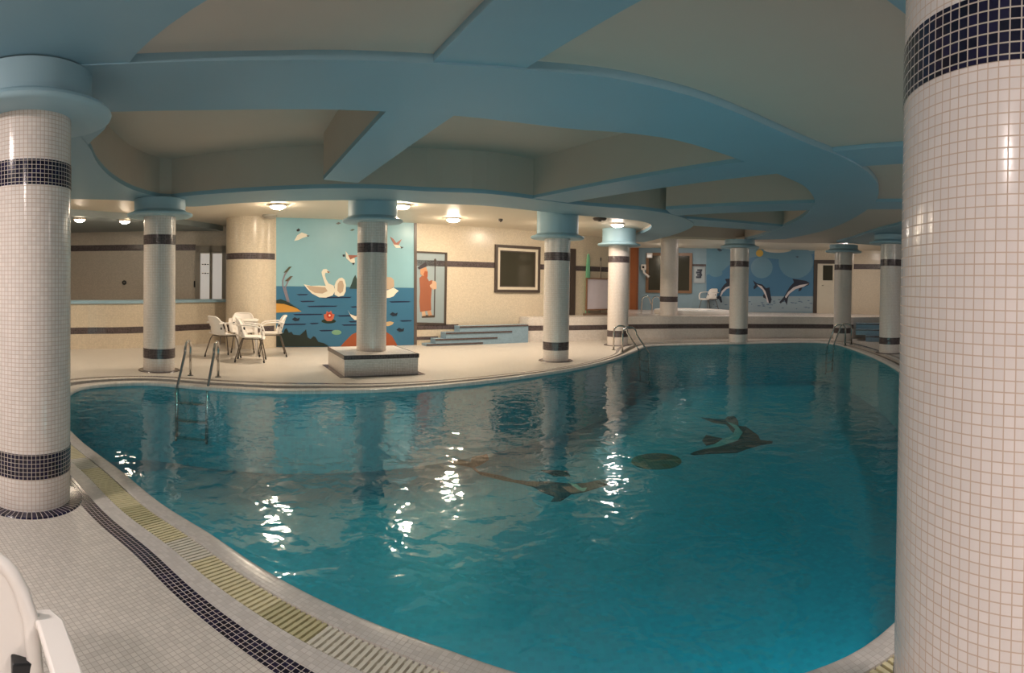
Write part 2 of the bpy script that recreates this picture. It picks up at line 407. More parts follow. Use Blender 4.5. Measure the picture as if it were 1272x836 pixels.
# ------------------------------------------------------------------ columns
BH = .159; TB = 2.157; BB = .297
SOF = 2.82; DECKC = 2.93
def column(xy, r, label, zb=0, top=SOF, bands=(BB, TB), cap=2.54, base_ring=True, tilemat='column_tile', bandmat='navy_tile', capital=True, rd=None, rf=None):
    t = thing('column', label, 'column', (xy[0], xy[1], zb), 0, 'white mosaic columns around the pool', kind='thing')
    h = (cap + .02 if capital else top) - zb
    MB().lathe([(r, 0), (r, h)], 72, rref=r).build('shaft', M[tilemat], t, smooth=True)
    for b in bands:
        if b is None: continue
        z0, z1 = b - BH / 2 - zb, b + BH / 2 - zb
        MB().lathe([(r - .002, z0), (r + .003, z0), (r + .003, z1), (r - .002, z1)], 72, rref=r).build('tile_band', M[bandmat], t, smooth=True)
    if capital:
        rd = rd or r + .16; rf = rf or r + .28
        z = cap - zb
        prof = [(r - .01, z), (rf - .03, z), (rf - .008, z + .012), (rf, z + .03), (rf - .008, z + .048), (rf - .05, z + .06), (rd + .03, z + .075), (rd, z + .10), (rd, top - zb)]
        MB().lathe(prof, 72, rref=r).build('capital', M['capital_paint'], t, smooth=True)
    if base_ring:
        MB().lathe([(r, .012), (r + .075, .010), (r + .085, 0)], 72, rref=r).build('base_ring', M[bandmat], t, smooth=True)
    return t
def polar(x, D):
    th = (x - 636) / F; return (D * math.sin(th), D * math.cos(th))
C1 = polar(38, 3.80); C2 = polar(198, 9.36); C3 = (-2.37, 9.33); C4 = polar(691.5, 11.1); C5 = polar(768, 14.25); C6 = polar(831, 16.75); C7 = polar(918, 15.68); C8 = polar(1047, 16.75); C9 = polar(1106.5, 13.57); CR = polar(1296, 1.69)
PLH = .336
column(C1, .27, 'white mosaic column at the left edge with two navy bands and wide blue capital', rd=.41, rf=.54)
column(CR, .4235, 'thick white mosaic column filling the right edge of the view', bands=(BB, 2.08), cap=2.62, tilemat='near_column_tile')
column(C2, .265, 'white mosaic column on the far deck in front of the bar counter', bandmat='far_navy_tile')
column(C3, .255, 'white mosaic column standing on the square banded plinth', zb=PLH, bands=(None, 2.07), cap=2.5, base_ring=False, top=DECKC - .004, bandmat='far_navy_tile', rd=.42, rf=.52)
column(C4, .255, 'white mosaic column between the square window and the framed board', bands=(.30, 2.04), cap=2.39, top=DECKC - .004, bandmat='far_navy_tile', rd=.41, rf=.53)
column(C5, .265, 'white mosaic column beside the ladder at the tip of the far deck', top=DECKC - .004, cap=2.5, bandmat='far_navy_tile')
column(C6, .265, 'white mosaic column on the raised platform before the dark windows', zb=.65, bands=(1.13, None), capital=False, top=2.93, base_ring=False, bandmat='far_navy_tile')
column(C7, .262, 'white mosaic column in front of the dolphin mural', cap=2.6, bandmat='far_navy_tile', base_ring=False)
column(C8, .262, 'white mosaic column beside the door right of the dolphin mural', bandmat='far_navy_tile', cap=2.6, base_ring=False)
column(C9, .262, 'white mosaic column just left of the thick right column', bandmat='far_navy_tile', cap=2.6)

# ------------------------------------------------------------------ plinth
ang = math.atan2(.62, 1.05)
pc = Vector((-2.355, 9.285))
t = thing('plinth', 'square white tiled plinth with navy top band on the far deck', 'plinth', (pc.x, pc.y, 0), ang, kind='thing')
MB().box((0, 0, PLH / 2 - .001), (1.24, 1.24, PLH - .002)).build('body', M['white_tile'], t, bevel=.01)
e = MB()
for q in range(4): e.box((math.cos(q * PI / 2) * .6225, math.sin(q * PI / 2) * .6225, PLH - .034), (.012, 1.257, .066), q * PI / 2)
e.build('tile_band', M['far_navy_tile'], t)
e = MB().prism([(-.71, -.71), (.71, -.71), (.71, .71), (-.71, .71)], 0, .006, holes=[[(-.6, -.6), (-.6, .6), (.6, .6), (.6, -.6)]])
e.build('base_ring', M['far_navy_tile'], t)

# ------------------------------------------------------------------ walls
def wall(name, P0, P1, z0, z1, mat, th=.2, flip=False):
    P0, P1 = Vector(P0[:2]), Vector(P1[:2]); d = (P1 - P0); w = d.length; d.normalize(); n = Vector((-d.y, d.x))
    if flip: n = -n
    mb = MB()
    a, b, c, e = P0, P1, P1 + n * th, P0 + n * th
    for (p, q) in ((a, b), (b, c), (c, e), (e, a)):
        L_ = (q - p).length; u0 = 0
        mb.face([(p.x, p.y, z0), (q.x, q.y, z0), (q.x, q.y, z1), (p.x, p.y, z1)], [(u0, z0), (u0 + L_, z0), (u0 + L_, z1), (u0, z1)])
    mb.face([(p.x, p.y, z1) for p in (a, b, c, e)]); mb.face([(p.x, p.y, z0) for p in (e, c, b, a)])
    return struct(mb.build(name, mat))
def strip_on(name, P0, P1, z0, z1, mat, th=.006):
    """a course of navy tiles set into a wall face"""
    P0, P1 = Vector(P0[:2]), Vector(P1[:2]); d = (P1 - P0).normalized(); n = Vector((d.y, -d.x))
    mb = MB(); L_ = (P1 - P0).length
    a, b, c, e = P0 + n * th, P1 + n * th, P1 - n * .01, P0 - n * .01
    mb.face([(a.x, a.y, z0), (b.x, b.y, z0), (b.x, b.y, z1), (a.x, a.y, z1)], [(0, z0), (L_, z0), (L_, z1), (0, z1)])
    mb.face([(a.x, a.y, z1), (b.x, b.y, z1), (c.x, c.y, z1), (e.x, e.y, z1)]); mb.face([(e.x, e.y, z0), (c.x, c.y, z0), (b.x, b.y, z0), (a.x, a.y, z0)])
    return struct(mb.build(name, mat))
class WallPlane:
    """a vertical plane with its own u (along) and v (up) coordinates"""
    def __init__(s, P0, d):
        s.P0 = Vector(P0[:2]); s.d = Vector(d).normalized(); s.n = Vector((s.d.y, -s.d.x)); s.ang = math.atan2(s.d.y, s.d.x)
    def uv(s, x, y):
        r = ray(x, y); t = s.P0.dot(s.n) / (r.x * s.n.x + r.y * s.n.y)
        p = Vector((r.x * t, r.y * t)); return ((p - s.P0).dot(s.d), EYE + r.z * t)
    def pt(s, u, off=0): return s.P0 + s.d * u + s.n * off
WA = WallPlane((-5.13, 11.61), (1, .62))
A_end = WA.uv(757, 350)[0]
trim_no = [4]
def trim(): trim_no[0] += 1; return 'trim_%d' % trim_no[0]
PZ = .65                                                # platform height
wall('wall_back', WA.pt(-.2), WA.pt(A_end), 0, 3.2, M['wall_tile'])
# rounded wall end left of the swan mural
rc = polar(313, 13.0)
rd_ = MB().lathe([(.60, 0), (.60, 3.2)], 72, (rc[0], rc[1], 0), rref=.60)
struct(rd_.build('wall_rounded', M['wall_tile'], smooth=True))
for z0, z1 in ((1.98, 2.12), (.36, .50)):
    struct(MB().lathe([(.595, z0), (.606, z0), (.606, z1), (.595, z1)], 72, (rc[0], rc[1], 0), rref=.60).build(trim(), M['far_navy_tile'], smooth=True))

# platform (raised far deck)
plat_front = [WA.pt(WA.uv(560, 400)[0] - .1, .02), at(600, 425.5, 0), at(656, 425, 0), at(720, 424, 0), at(790, 421.8, 0), at(850, 420.7, 0), at(930, 420.2, 0), at(1000, 420, 0), at(1060, 420.5, 0)]
pf = [plat_front[2], plat_front[3], plat_front[4], plat_front[5], plat_front[6], plat_front[7], plat_front[8]]
pf = [WA.pt(WA.uv(645, 400)[0], .01)] + pf
pfs = [pf[0]] + resample(smooth_poly(resample(pf[1:], 40), 4, False), 40)
back = [Vector((13.5, 14.0)), Vector((13.5, 23.5)), Vector((3.2, 23.5)), WA.pt(A_end + .1, .01)]
pl = MB().prism([(p.x, p.y) for p in pfs + back], 0, PZ, bottom=False)
struct(pl.build('floor_platform', M['white_tile']))
sb = MB()
ac = 0
for a, b in zip(pfs[1:-1], pfs[2:]):
    d = (b - a).normalized(); n = Vector((d.y, -d.x)) * .006; L_ = (b - a).length
    sb.face([(a.x + n.x, a.y + n.y, .30), (b.x + n.x, b.y + n.y, .30), (b.x + n.x, b.y + n.y, .43), (a.x + n.x, a.y + n.y, .43)], [(ac, .3), (ac + L_, .3), (ac + L_, .43), (ac, .43)])
    ac += L_
struct(sb.build(trim(), M['far_navy_tile']))

# wall B: blue-grey wall with dark windows, then the dolphin mural
B0 = Vector(polar(786, 20.6)); B1 = Vector(polar(1011, 20.2))
WB = WallPlane(B0, B1 - B0)
wall('wall_far', WB.pt(-.3), WB.pt((B1 - B0).length + .05), 0, 3.3, M['blue_wall'])
wall('wall_return', WA.pt(A_end), WB.pt(-.1), 0, 3.2, M['wall_tile'], flip=False)
# door wall and the wall at the far right
D1 = Vector(polar(1060, 20.0)); D2 = Vector((14.0, 13.0)); D3 = Vector((14.6, -4.5))
wall('wall_door', WB.pt((B1 - B0).length), D1, 0, 3.3, M['wall_tile'])
wall('wall_right_far', D1, D2, 0, 3.3, M['wall_tile'])
wall('wall_right', D2, D3, 0, 3.3, M['wall_tile'])
WD = WallPlane(B1, D1 - B1); WE = WallPlane(D1, D2 - D1)
strip_on(trim(), D1, D2, 2.24, 2.42, M['far_navy_tile'])
# bar: counter wall with blue top, back wall, soffit
bar_pts = [Vector((-10.2, 8.2)), at(60, 434, 0), at(110, 433.5, 0), at(150, 433, 0), at(190, 431, 0), at(240, 427.5, 0), at(284, 425.5, 0)]
bp_ = resample(catmull(bar_pts, 60), 30)
def offs(P, d):
    out = []
    for i in range(len(P)):
        t = (P[min(i + 1, len(P) - 1)] - P[max(i - 1, 0)]).normalized(); out.append(P[i] + Vector((-t.y, t.x)) * d)
    return out
def ribbon(A, B, z0, z1):
    return MB().prism([(p.x, p.y) for p in A] + [(p.x, p.y) for p in B[::-1]], z0, z1)
t = thing('bar_counter', 'long curved white tiled bar counter with pale blue top by the left wall', 'bar counter', (bp_[15].x, bp_[15].y, 0), 0)
def local(P): return [p - bp_[15] for p in P]
ribbon(local(bp_), local(offs(bp_, .25)), 0, .99).build('counter_wall', M['wall_tile'], t)
ribbon(local(offs(bp_, -.05)), local(offs(bp_, .5)), .985, 1.05).build('counter_top', plain('pale_blue_counter', (150, 182, 200), .35), t, bevel=.01)
ribbon(local(offs(bp_, -.006)), local(offs(bp_, .01)), .33, .47).build('tile_band', M['far_navy_tile'], t)
BW0 = Vector((-13.6, 9.6)); BW1 = Vector(polar(247, 15.6)); BW2 = Vector(polar(283, 15.0))
BWE = BW1 + (BW2 - BW1) * 1.6
wall('wall_bar', BW0, BWE, 0, 3.2, M['bar_wall_tile'])
WBAR = WallPlane(BW0, BWE - BW0)
strip_on(trim(), BW0, WBAR.pt(WBAR.uv(243, 340)[0]), 2.29, 2.45, M['far_navy_tile'])
wall('wall_left', Vector((-14.5, -4.5)), Vector((-13.6, 9.8)), 0, 3.3, M['wall_tile'])
wall('wall_near', Vector((14.8, -4.5)), Vector((-14.7, -4.5)), 0, 3.3, M['wall_tile'])

# ------------------------------------------------------------------ ceiling
struct(MB().prism([(-15, -5), (16, -5), (16, 24), (-15, 24)], 3.45, 3.6).build('ceiling', M['cream_paint']))
TOPB = SOF + .065
def beam(name, edgeA, edgeB, z=SOF, n=90, raw=False):
    A = edgeA if raw else resample(catmull(edgeA, 200), n); B = edgeB if raw else resample(catmull(edgeB, 200), n)
    poly = [(p.x, p.y) for p in A] + [(p.x, p.y) for p in B[::-1]]
    struct(MB().prism(poly, z, TOPB).build(name, M['blue_paint']))
    ca = MB().prism(poly, TOPB, 3.46, top=False, bottom=False)
    struct(ca.build(trim(), M['cream_paint']))
# the ring beam that sweeps across the pool and curls back to the far column
ringA = ats([(95, 82), (165, 79), (250, 76), (330, 75), (400, 74), (480, 76), (570, 81), (670, 88), (760, 97), (850, 117), (900, 134), (950, 155), (1000, 177), (1050, 197), (1078, 214), (1091, 232), (1088, 250), (1072, 264), (1044, 279), (1014, 289), (975, 297)], SOF)
ringB = ats([(95, 139), (140, 139), (250, 137), (330, 136), (400, 136), (488, 139), (568, 144), (658, 154), (719, 161), (776, 165), (848, 176), (929, 202), (978, 221), (1000, 232), (1011, 246), (1010, 257), (995, 271), (973, 282), (945, 293), (925, 298)], SOF)
trim_no[0] += 1; beam('trim_%d' % trim_no[0], ringA, ringB)
# far strip following the edge of the far deck
fA = [Vector((-3.5, 3.55))] + ats([(112, 185), (121, 203), (140, 222), (168, 237), (205, 246), (240, 243), (330, 237), (440, 234), (530, 238), (605, 241), (681, 250), (731, 256), (807, 262), (843, 269)], SOF) + [Vector((3.75, 11.3)), Vector((4.0, 12.6)), Vector((4.05, 14.3)), Vector((3.9, 16.5))]
fB = [Vector((-6.4, 4.8))] + ats([(60, 247), (92, 247.5), (158, 249.5), (200, 255), (240, 257), (292, 253), (337, 251), (412, 249), (487, 250), (530, 253), (605, 256), (681, 264), (744, 270), (781, 273)], SOF) + [Vector((2.85, 11.6)), Vector((3.15, 12.7)), Vector((3.2, 14.3)), Vector((3.1, 16.5))]
trim_no[0] += 1; beam('trim_%d' % trim_no[0], fA, fB, z=SOF + .004)
# near soffit over the viewer's deck, its edge follows the near pool edge
nearE = [Vector((-4.6, 4.9)), Vector((-3.9, 4.15)), Vector((-3.3, 3.75)), Vector((-2.75, 3.2)), Vector((-2.14, 2.68)), Vector((-1.36, 2.32)), Vector((-.4, 2.08)), Vector((.6, 2.0)), Vector((1.57, 2.07)), Vector((2.7, 2.6)), Vector((4.2, 3.9)), Vector((5.6, 5.6)), Vector((6.9, 8.0)), Vector((7.6, 10.2)), Vector((8.3, 12.2)), Vector((8.6, 13.3))]
nE = resample(catmull(nearE, 200), 100)
def slab(name, poly, z, mats, h=.057):
    struct(MB().prism(poly, z, z + h).build(name, mats))
    struct(MB().prism(poly, z + h, 3.46, top=False, bottom=False).build(trim(), M['cream_paint']))
slab(trim(), [(p.x, p.y) for p in nE] + [(14.8, 13.3), (14.8, -4.6), (-14.8, -4.6), (-14.8, 4.9)], SOF + .008, M['blue_paint'])
# shallow flat panel between the ring beam and the near soffit
rA = resample(catmull(ringA, 200), 90)
panel = [(p.x, p.y) for p in rA] + [(6.4, 15.5), (7.6, 15.2), (8.6, 14.7), (9.2, 13.6)] + [(p.x, p.y) for p in nE[::-1] if p.x > -2.6]
struct(MB().prism(panel, TOPB - .005, TOPB + .1).build('ceiling_panel', M['cream_paint']))
# deck ceiling (cream) over the far deck and bar
fBr = resample(catmull(fB, 200), 90)
deck_poly = [(-14.8, 4.9), (-6.9, 5.2)] + [(p.x + .03, p.y) for p in fBr] + [(3.3, 24), (-14.8, 24)]
struct(MB().prism(deck_poly, DECKC, DECKC + .1).build('ceiling_deck', M['soffit_paint']))
# platform ceiling
pce = [Vector((3.3, 15.9)), Vector((4.9, 15.7)), Vector((6.2, 15.45)), Vector((7.6, 15.1)), Vector((8.6, 14.6)), Vector((9.0, 13.9)), Vector((9.3, 13.3))]
slab('ceiling_platform', [(p.x, p.y) for p in resample(catmull(pce, 100), 30)] + [(14.8, 13.3), (14.8, 24), (3.3, 24)], 2.9, M['soffit_paint'], .06)
# straight cross beams between the rings
def straight(ax, bx, z):
    trim_no[0] += 1; beam('trim_%d' % trim_no[0], [Vector(p) for p in ax], [Vector(p) for p in bx], z=z, raw=True)
def two(p, q, k0, k1):
    a = at(*p, SOF); b = at(*q, SOF); d = b - a; return [a - d * k0, b + d * k1]
straight(two((404, 222), (480, 140), .05, 1.25), two((448, 226), (563, 146), .05, 1.25), SOF + .012)
straight(two((700, 240), (915, 204), .3, 1.15), two((742, 247), (950, 219), .3, 1.15), SOF + .016)
straight(two((842, 260), (1010, 253), .1, .9), two((850, 268), (1008, 262), .1, .9), SOF + .012)
straight(two((858, 273), (968, 282), .1, .1), two((856, 281), (955, 288), .1, .1), SOF + .016)
# lowered blue-grey soffit above the bar
bs_ = ats([(60, 262), (92, 264.5), (160, 269), (220, 275), (268, 282)], 2.86)
so = MB().prism([(p.x, p.y) for p in bs_] + [(BW2.x, BW2.y), (-13.5, 9.7)], 2.80, 2.94)
struct(so.build(trim(), plain('bar_soffit_paint', (150, 160, 162), .5)))

# ------------------------------------------------------------------ ceiling lamps
def lamp(xy, z, label, r=.16, lit='warm_lamp', group='round ceiling lamps'):
    t = thing('ceiling_lamp', label, 'ceiling lamp', (xy[0], xy[1], z), 0, group)
    MB().lathe([(r, 0), (r, -.035), (r - .02, -.04)], 32).build('rim', M['lamp_metal'] if lit else M['grey_fixture'], t, smooth=True)
    MB().lathe([(r - .018, -.03), (r - .03, -.055), (r - .07, -.078), (r * .3, -.088), (0, -.09)], 32).build('diffuser', M[lit] if lit else M['grey_fixture'], t, smooth=True)
    return t
lamp(at(345, 254, DECKC), DECKC, 'lit round ceiling lamp above the left part of the swan mural')
lamp(at(499, 254, DECKC), DECKC, 'lit round ceiling lamp beside the capital of the plinth column')
lamp(at(563, 271, DECKC), DECKC, 'lit round ceiling lamp close to the wall left of the square window')
lamp(at(767, 277.5, DECKC), DECKC, 'lit round ceiling lamp in front of the column at the deck tip', lit='platform_lamp')
lamp(at(335, 267, DECKC), DECKC, 'unlit grey round ceiling lamp just below the left lit one', lit=None)
lamp(at(155, 273, 2.80), 2.80, 'pale round lamp with added glow in the bar soffit left of the bar column', r=.13, lit='bar_lamp')
lamp(at(99, 271, 2.80), 2.80, 'pale lamp with added glow in the bar soffit by the left column', r=.13, lit='bar_lamp')
for (x, y, lb) in ((-.2, -1.6, 'added unseen round ceiling lamp behind the viewer over the near deck'), (2.6, .1, 'added unseen round ceiling lamp behind the thick right column'), (-3.0, .2, 'added unseen round ceiling lamp over the near deck at left'),
                   (7.8, 4.6, 'added unseen round ceiling lamp over the right deck hidden by the thick column')):
    lamp((x, y), SOF + .008, lb, r=.17, lit='added_cool_lamp')  # unseen lamps added as fill over the near and right deck
lamp(polar(52, 9.3), DECKC, 'added round ceiling lamp over the deck hidden by the left column')  # unseen lamp added to light the bar counter
lamp(polar(690, 13.2), DECKC, 'added round ceiling lamp hidden behind the capital of the window column')  # unseen lamp added to brighten the niche by the framed board
for (px, D, lb) in ((830, 18.6, 'added unseen lamp under the platform ceiling behind the platform column'), (918, 17.4, 'added unseen lamp under the platform ceiling behind the dolphin mural column'), (1048, 18.0, 'added unseen lamp under the platform ceiling behind the column by the far door')):
    lamp(polar(px, D), 2.9, lb, lit='platform_lamp')  # unseen lamps added behind columns to lift the dark platform side
# added unseen underwater lamps along the near edge, to brighten pool and ceiling
def added_pool_lamp(target, label):
    i = min(range(NP), key=lambda k: (POOL[k] - Vector(target)).length); p, n = POOL[i], NRM[i]
    t = thing('added_pool_light', label, 'added pool light', (p.x, p.y, -.55), math.atan2(n.y, n.x) - PI / 2, 'added unseen lamps in the pool wall')
    # local -y points into the water
    r = MB()
    for (r0, y0), (r1, y1) in zip([(.13, .0), (.13, -.02), (.11, -.025)], [(.13, -.02), (.11, -.025), (.105, -.01)]):
        for k in range(28):
            a, b = 2 * PI * k / 28, 2 * PI * (k + 1) / 28
            r.face([(r0 * math.cos(a), y0, r0 * math.sin(a)), (r0 * math.cos(b), y0, r0 * math.sin(b)), (r1 * math.cos(b), y1, r1 * math.sin(b)), (r1 * math.cos(a), y1, r1 * math.sin(a))])
    r.build('rim', M['chrome'], t, smooth=True)
    r = MB(); r.face([(.106 * math.cos(2 * PI * k / 28), -.012, .106 * math.sin(2 * PI * k / 28)) for k in range(28)][::-1]); r.build('lens', M['added_pool_lamp'], t)
for q, lb in (((-3.2, 3.55), 'added underwater lamp in the pool wall nearest the left column'), ((-1.2, 2.6), 'added underwater lamp in the pool wall beneath the grates at left'), ((.7, 1.95), 'added underwater lamp in the pool wall directly below the viewer'),
              ((2.2, 2.2), 'added underwater lamp in the pool wall behind the thick right column')):
    added_pool_lamp(q, lb)

# ------------------------------------------------------------------ world
w = bpy.data.worlds.new('world'); scene.world = w; w.use_nodes = True
w.node_tree.nodes['Background'].inputs['Color'].default_value = (.5, .55, .6, 1); w.node_tree.nodes['Background'].inputs['Strength'].default_value = .05
scene.view_settings.view_transform = 'Standard'; scene.view_settings.look = 'None'; scene.view_settings.gamma = 1; scene.view_settings.use_curve_mapping = False
scene.view_settings.exposure = 0.0

# ------------------------------------------------------------------ flat art on the walls
PM = {}
def paint(c, rough=.35):
    if c not in PM: PM[c] = plain('paint_%02x%02x%02x' % c, c, rough, noise=.05, scale=3)
    return PM[c]
class Art:
    """a flat picture on a wall: each motif is a thin plate of its own, laid over the ones before it"""
    def __init__(s, name, label, cat, WP, org, zoom):
        s.WP = WP; s.x0, s.y0, s.k = zoom; s.u0 = WP.uv(org, 350)[0]
        p = WP.pt(s.u0); s.t = thing(name, label, cat, (p.x, p.y, 0), WP.ang)
        s.layer = 0
    def P(s, X, Y):
        u, v = s.WP.uv(s.x0 + X / s.k, s.y0 + Y / s.k); return (u - s.u0, v)
    def poly(s, name, pts, c, layer=None, mat=None, depth=None):
        s.layer = layer if layer is not None else s.layer
        y1 = depth if depth is not None else -(.006 + .003 * s.layer)
        return MB().plate([s.P(*p) for p in pts], 0, y1).build(name, mat or paint(c), s.t)
    def ell(s, name, X, Y, rx, ry, c, layer=None, n=28, clip=None):
        pts = [(X + rx * math.cos(2 * PI * k / n), Y + ry * math.sin(2 * PI * k / n)) for k in range(n)]
        if clip is not None: pts = [(x, max(clip, y)) for x, y in pts]
        return s.poly(name, pts, c, layer)
    def multi(s, name, polys, c, layer=None):
        s.layer = layer if layer is not None else s.layer
        mb = MB()
        for pts in polys: mb.plate([s.P(*p) for p in pts], 0, -(.006 + .003 * s.layer))
        return mb.build(name, paint(c), s.t)

a = Art('wall_mural', 'large painted mural of swans on a blue lake behind the plinth column', 'mural', WA, 344, (340, 260, 4.644))
SKY, SEA = (138, 182, 194), (58, 112, 146)
a.poly('sky_panel', [(14, 40), (808, 70), (808, 455), (14, 445)], SKY, 0)
a.poly('lake_panel', [(14, 443), (808, 453), (808, 785), (14, 795)], SEA, 1)
waves = [(130, 490, 200), (150, 529, 240), (190, 557, 370), (268, 506, 450), (110, 604, 285), (365, 612, 492), (440, 561, 494), (40, 661, 190), (205, 656, 262), (260, 697, 345), (390, 665, 494), (665, 531, 790), (725, 641, 800), (430, 646, 494)]
for x0, y, x1 in waves: a.poly('wave_line', [(x0, y), ((x0 + x1) / 2, y - 2), (x1, y - 1), (x1 - 12, y + 5), (x0 + 14, y + 7)], (28, 40, 72), 2)
a.poly('pine_island', [(436, 458), (450, 425), (458, 400), (470, 378), (480, 404), (492, 420), (520, 440), (520, 460)], (52, 74, 72), 2)
WH, TAN, DK = (232, 226, 210), (190, 168, 146), (40, 36, 44)
a.poly('swan', [(172, 432), (215, 442), (262, 440), (300, 442), (290, 415), (280, 385), (275, 362), (285, 346), (303, 344), (314, 356), (326, 364), (312, 368), (298, 366), (294, 380), (302, 405), (316, 428), (345, 440), (354, 470), (340, 496), (300, 510), (262, 508), (220, 486), (192, 458)], WH, 3)
a.poly('wing', [(186, 440), (250, 446), (296, 450), (310, 472), (280, 486), (236, 482), (204, 462)], TAN, 4)
a.poly('beak', [(306, 356), (326, 362), (312, 368)], (150, 96, 70), 4)
a.poly('swan', [(350, 492), (352, 462), (350, 440), (360, 415), (376, 398), (394, 394), (408, 406), (416, 436), (414, 474), (402, 498), (372, 504)], WH, 3)
a.poly('wing', [(366, 470), (368, 430), (380, 412), (396, 412), (404, 440), (398, 474), (382, 486)], TAN, 4)
a.poly('swan', [(640, 512), (645, 470), (668, 462), (690, 452), (706, 462), (720, 470), (704, 484), (690, 502), (668, 510)], WH, 3)
a.poly('wing', [(648, 390), (676, 392), (692, 408), (694, 446), (668, 462), (650, 462)], TAN, 4)
a.poly('duck', [(428, 584), (440, 604), (470, 616), (520, 610), (520, 640), (466, 638), (446, 620)], WH, 3)
a.poly('duck', [(640, 652), (672, 646), (692, 652), (684, 664), (660, 674), (640, 672)], (196, 170, 130), 3)
def bird(body, *marks):
    a.poly('bird', body, WH, 3)
    for m_, c in marks: a.poly('bird_marking', m_, c, 4)
bird([(118, 182), (136, 150), (160, 134), (186, 142), (202, 154), (166, 166), (140, 178)], ([(130, 120), (142, 110), (152, 118), (146, 128), (134, 128)], DK), ([(188, 150), (206, 152), (196, 159)], DK))
bird([(414, 242), (430, 262), (466, 284), (468, 312), (446, 308), (418, 282)], ([(396, 262), (410, 260), (410, 274), (398, 273)], DK), ([(428, 264), (494, 266), (468, 278), (440, 290)], (158, 100, 84)), ([(450, 310), (468, 308), (460, 322)], DK))
bird([(686, 198), (726, 210), (738, 222), (704, 222)], ([(670, 158), (690, 172), (706, 194), (738, 172), (720, 206), (694, 204)], (158, 100, 84)), ([(728, 214), (748, 218), (736, 228)], DK))
a.poly('bird', [(358, 84), (372, 74), (388, 80), (372, 88)], (96, 96, 96), 3)
a.poly('bird', [(438, 122), (455, 113), (468, 118), (452, 125)], (96, 110, 96), 3)
a.poly('sand_bank', [(14, 535), (60, 540), (110, 556), (160, 590), (14, 596)], (206, 150, 62), 3)
a.poly('bank_grass', [(14, 524), (40, 518), (80, 533), (148, 578), (110, 562), (60, 546), (14, 542)], (40, 52, 44), 4)
a.poly('reed', [(76, 535), (48, 440), (48, 410), (62, 372), (86, 340), (90, 346), (68, 378), (55, 412), (56, 440), (88, 535)], (136, 128, 140), 4)
a.poly('reed', [(82, 535), (62, 450), (80, 412), (96, 392), (100, 397), (86, 418), (70, 452), (92, 535)], (136, 128, 140), 4)
a.poly('reed_head', [(56, 366), (88, 332), (104, 330), (74, 364)], (84, 86, 66), 5)
a.poly('reed_head', [(64, 414), (94, 386), (110, 386), (80, 416)], (96, 84, 66), 5)
for x, y in ((126, 634), (690, 605), (728, 695)): a.poly('fish', [(x - 22, y), (x - 6, y - 12), (x + 10, y - 4), (x + 24, y - 10), (x + 20, y + 8), (x - 4, y + 12)], (34, 44, 60), 3)
a.ell('lily_leaf', 316, 645, 42, 13, (36, 54, 44), 3)
a.poly('lily_flower', [(292, 632), (288, 606), (300, 604), (306, 586), (318, 596), (330, 584), (336, 602), (350, 606), (344, 632), (330, 644), (306, 644)], (198, 110, 84), 4)
a.ell('flower_eye', 320, 612, 16, 16, (190, 60, 44), 5, 14); a.ell('flower_pistil', 321, 612, 6, 6, (240, 220, 200), 6, 10)
a.ell('lily_pad', 362, 710, 28, 14, (122, 168, 138), 3)
a.poly('rock', [(384, 792), (410, 762), (450, 722), (520, 690), (620, 688), (680, 728), (714, 788)], (160, 84, 52), 3)
a.poly('shrub', [(14, 792), (14, 690), (22, 720), (38, 702), (56, 716), (62, 692), (74, 684), (86, 712), (102, 706), (112, 722), (150, 726), (176, 704), (186, 692), (194, 738), (212, 748), (228, 732), (240, 736), (256, 764), (290, 772), (318, 790)], (30, 44, 40), 4)
g = a.poly('border', [(808, 66), (824, 68), (824, 786), (808, 786)], (96, 86, 82), 5)

# navy courses on the back wall, panel with a robed figure
def course(x0, x1, z0, z1): return strip_on(trim(), WA.pt(WA.uv(x0, 350)[0]), WA.pt(WA.uv(x1, 350)[0]), z0, z1, M['far_navy_tile'])
zc = [WA.uv(585, 325)[1], WA.uv(585, 332)[1]]
course(517, 757, zc[1], zc[0])
zb_ = [WA.uv(530, 403.5)[1], WA.uv(530, 409.5)[1]]
course(516, 570, zb_[1], zb_[0]); zb_ = [WA.uv(530, 418)[1], WA.uv(530, 422)[1]]; course(516, 545, zb_[1], zb_[0])
p = Art('wall_panel', 'tall framed wall panel of a robed figure with a staff right of the swan mural', 'wall panel', WA, 517, (500, 300, 6.433))
p.poly('background', [(112, 84), (350, 96), (340, 660), (106, 660)], (150, 164, 170), 0)
fr = MB()
for q in ([(106, 76), (356, 88), (356, 102), (106, 90)], [(338, 96), (356, 96), (346, 666), (330, 666)], [(104, 646), (346, 652), (346, 668), (104, 664)]): fr.plate([p.P(*w_) for w_ in q], 0, -.02)
fr.build('frame', M['dark_brown'], p.t)
p.poly('staff', [(256, 145), (264, 145), (258, 606), (248, 606)], (74, 66, 62), 1); p.ell('staff_tip', 260, 150, 9, 14, (74, 66, 62), 2, 12)
p.poly('feet', [(150, 600), (186, 588), (256, 590), (256, 607), (154, 610)], (84, 70, 60), 1)
p.poly('legs', [(152, 556), (178, 556), (186, 596), (158, 600)], (206, 170, 140), 1); p.poly('legs', [(196, 552), (224, 548), (236, 592), (206, 594)], (196, 150, 118), 1)
p.poly('robe', [(134, 292), (160, 268), (186, 272), (210, 318), (232, 308), (244, 318), (228, 352), (232, 380), (226, 460), (228, 548), (140, 562), (134, 480), (140, 400)], (158, 98, 74), 2)
p.poly('hands', [(216, 350), (234, 336), (236, 316), (256, 314), (270, 330), (270, 378), (244, 384), (218, 362)], (206, 170, 144), 3)
p.poly('head', [(140, 222), (186, 204), (198, 236), (196, 264), (160, 276), (142, 260)], (196, 146, 112), 3)
p.poly('beard', [(176, 236), (200, 240), (198, 284), (180, 290), (166, 262)], (166, 92, 62), 4)
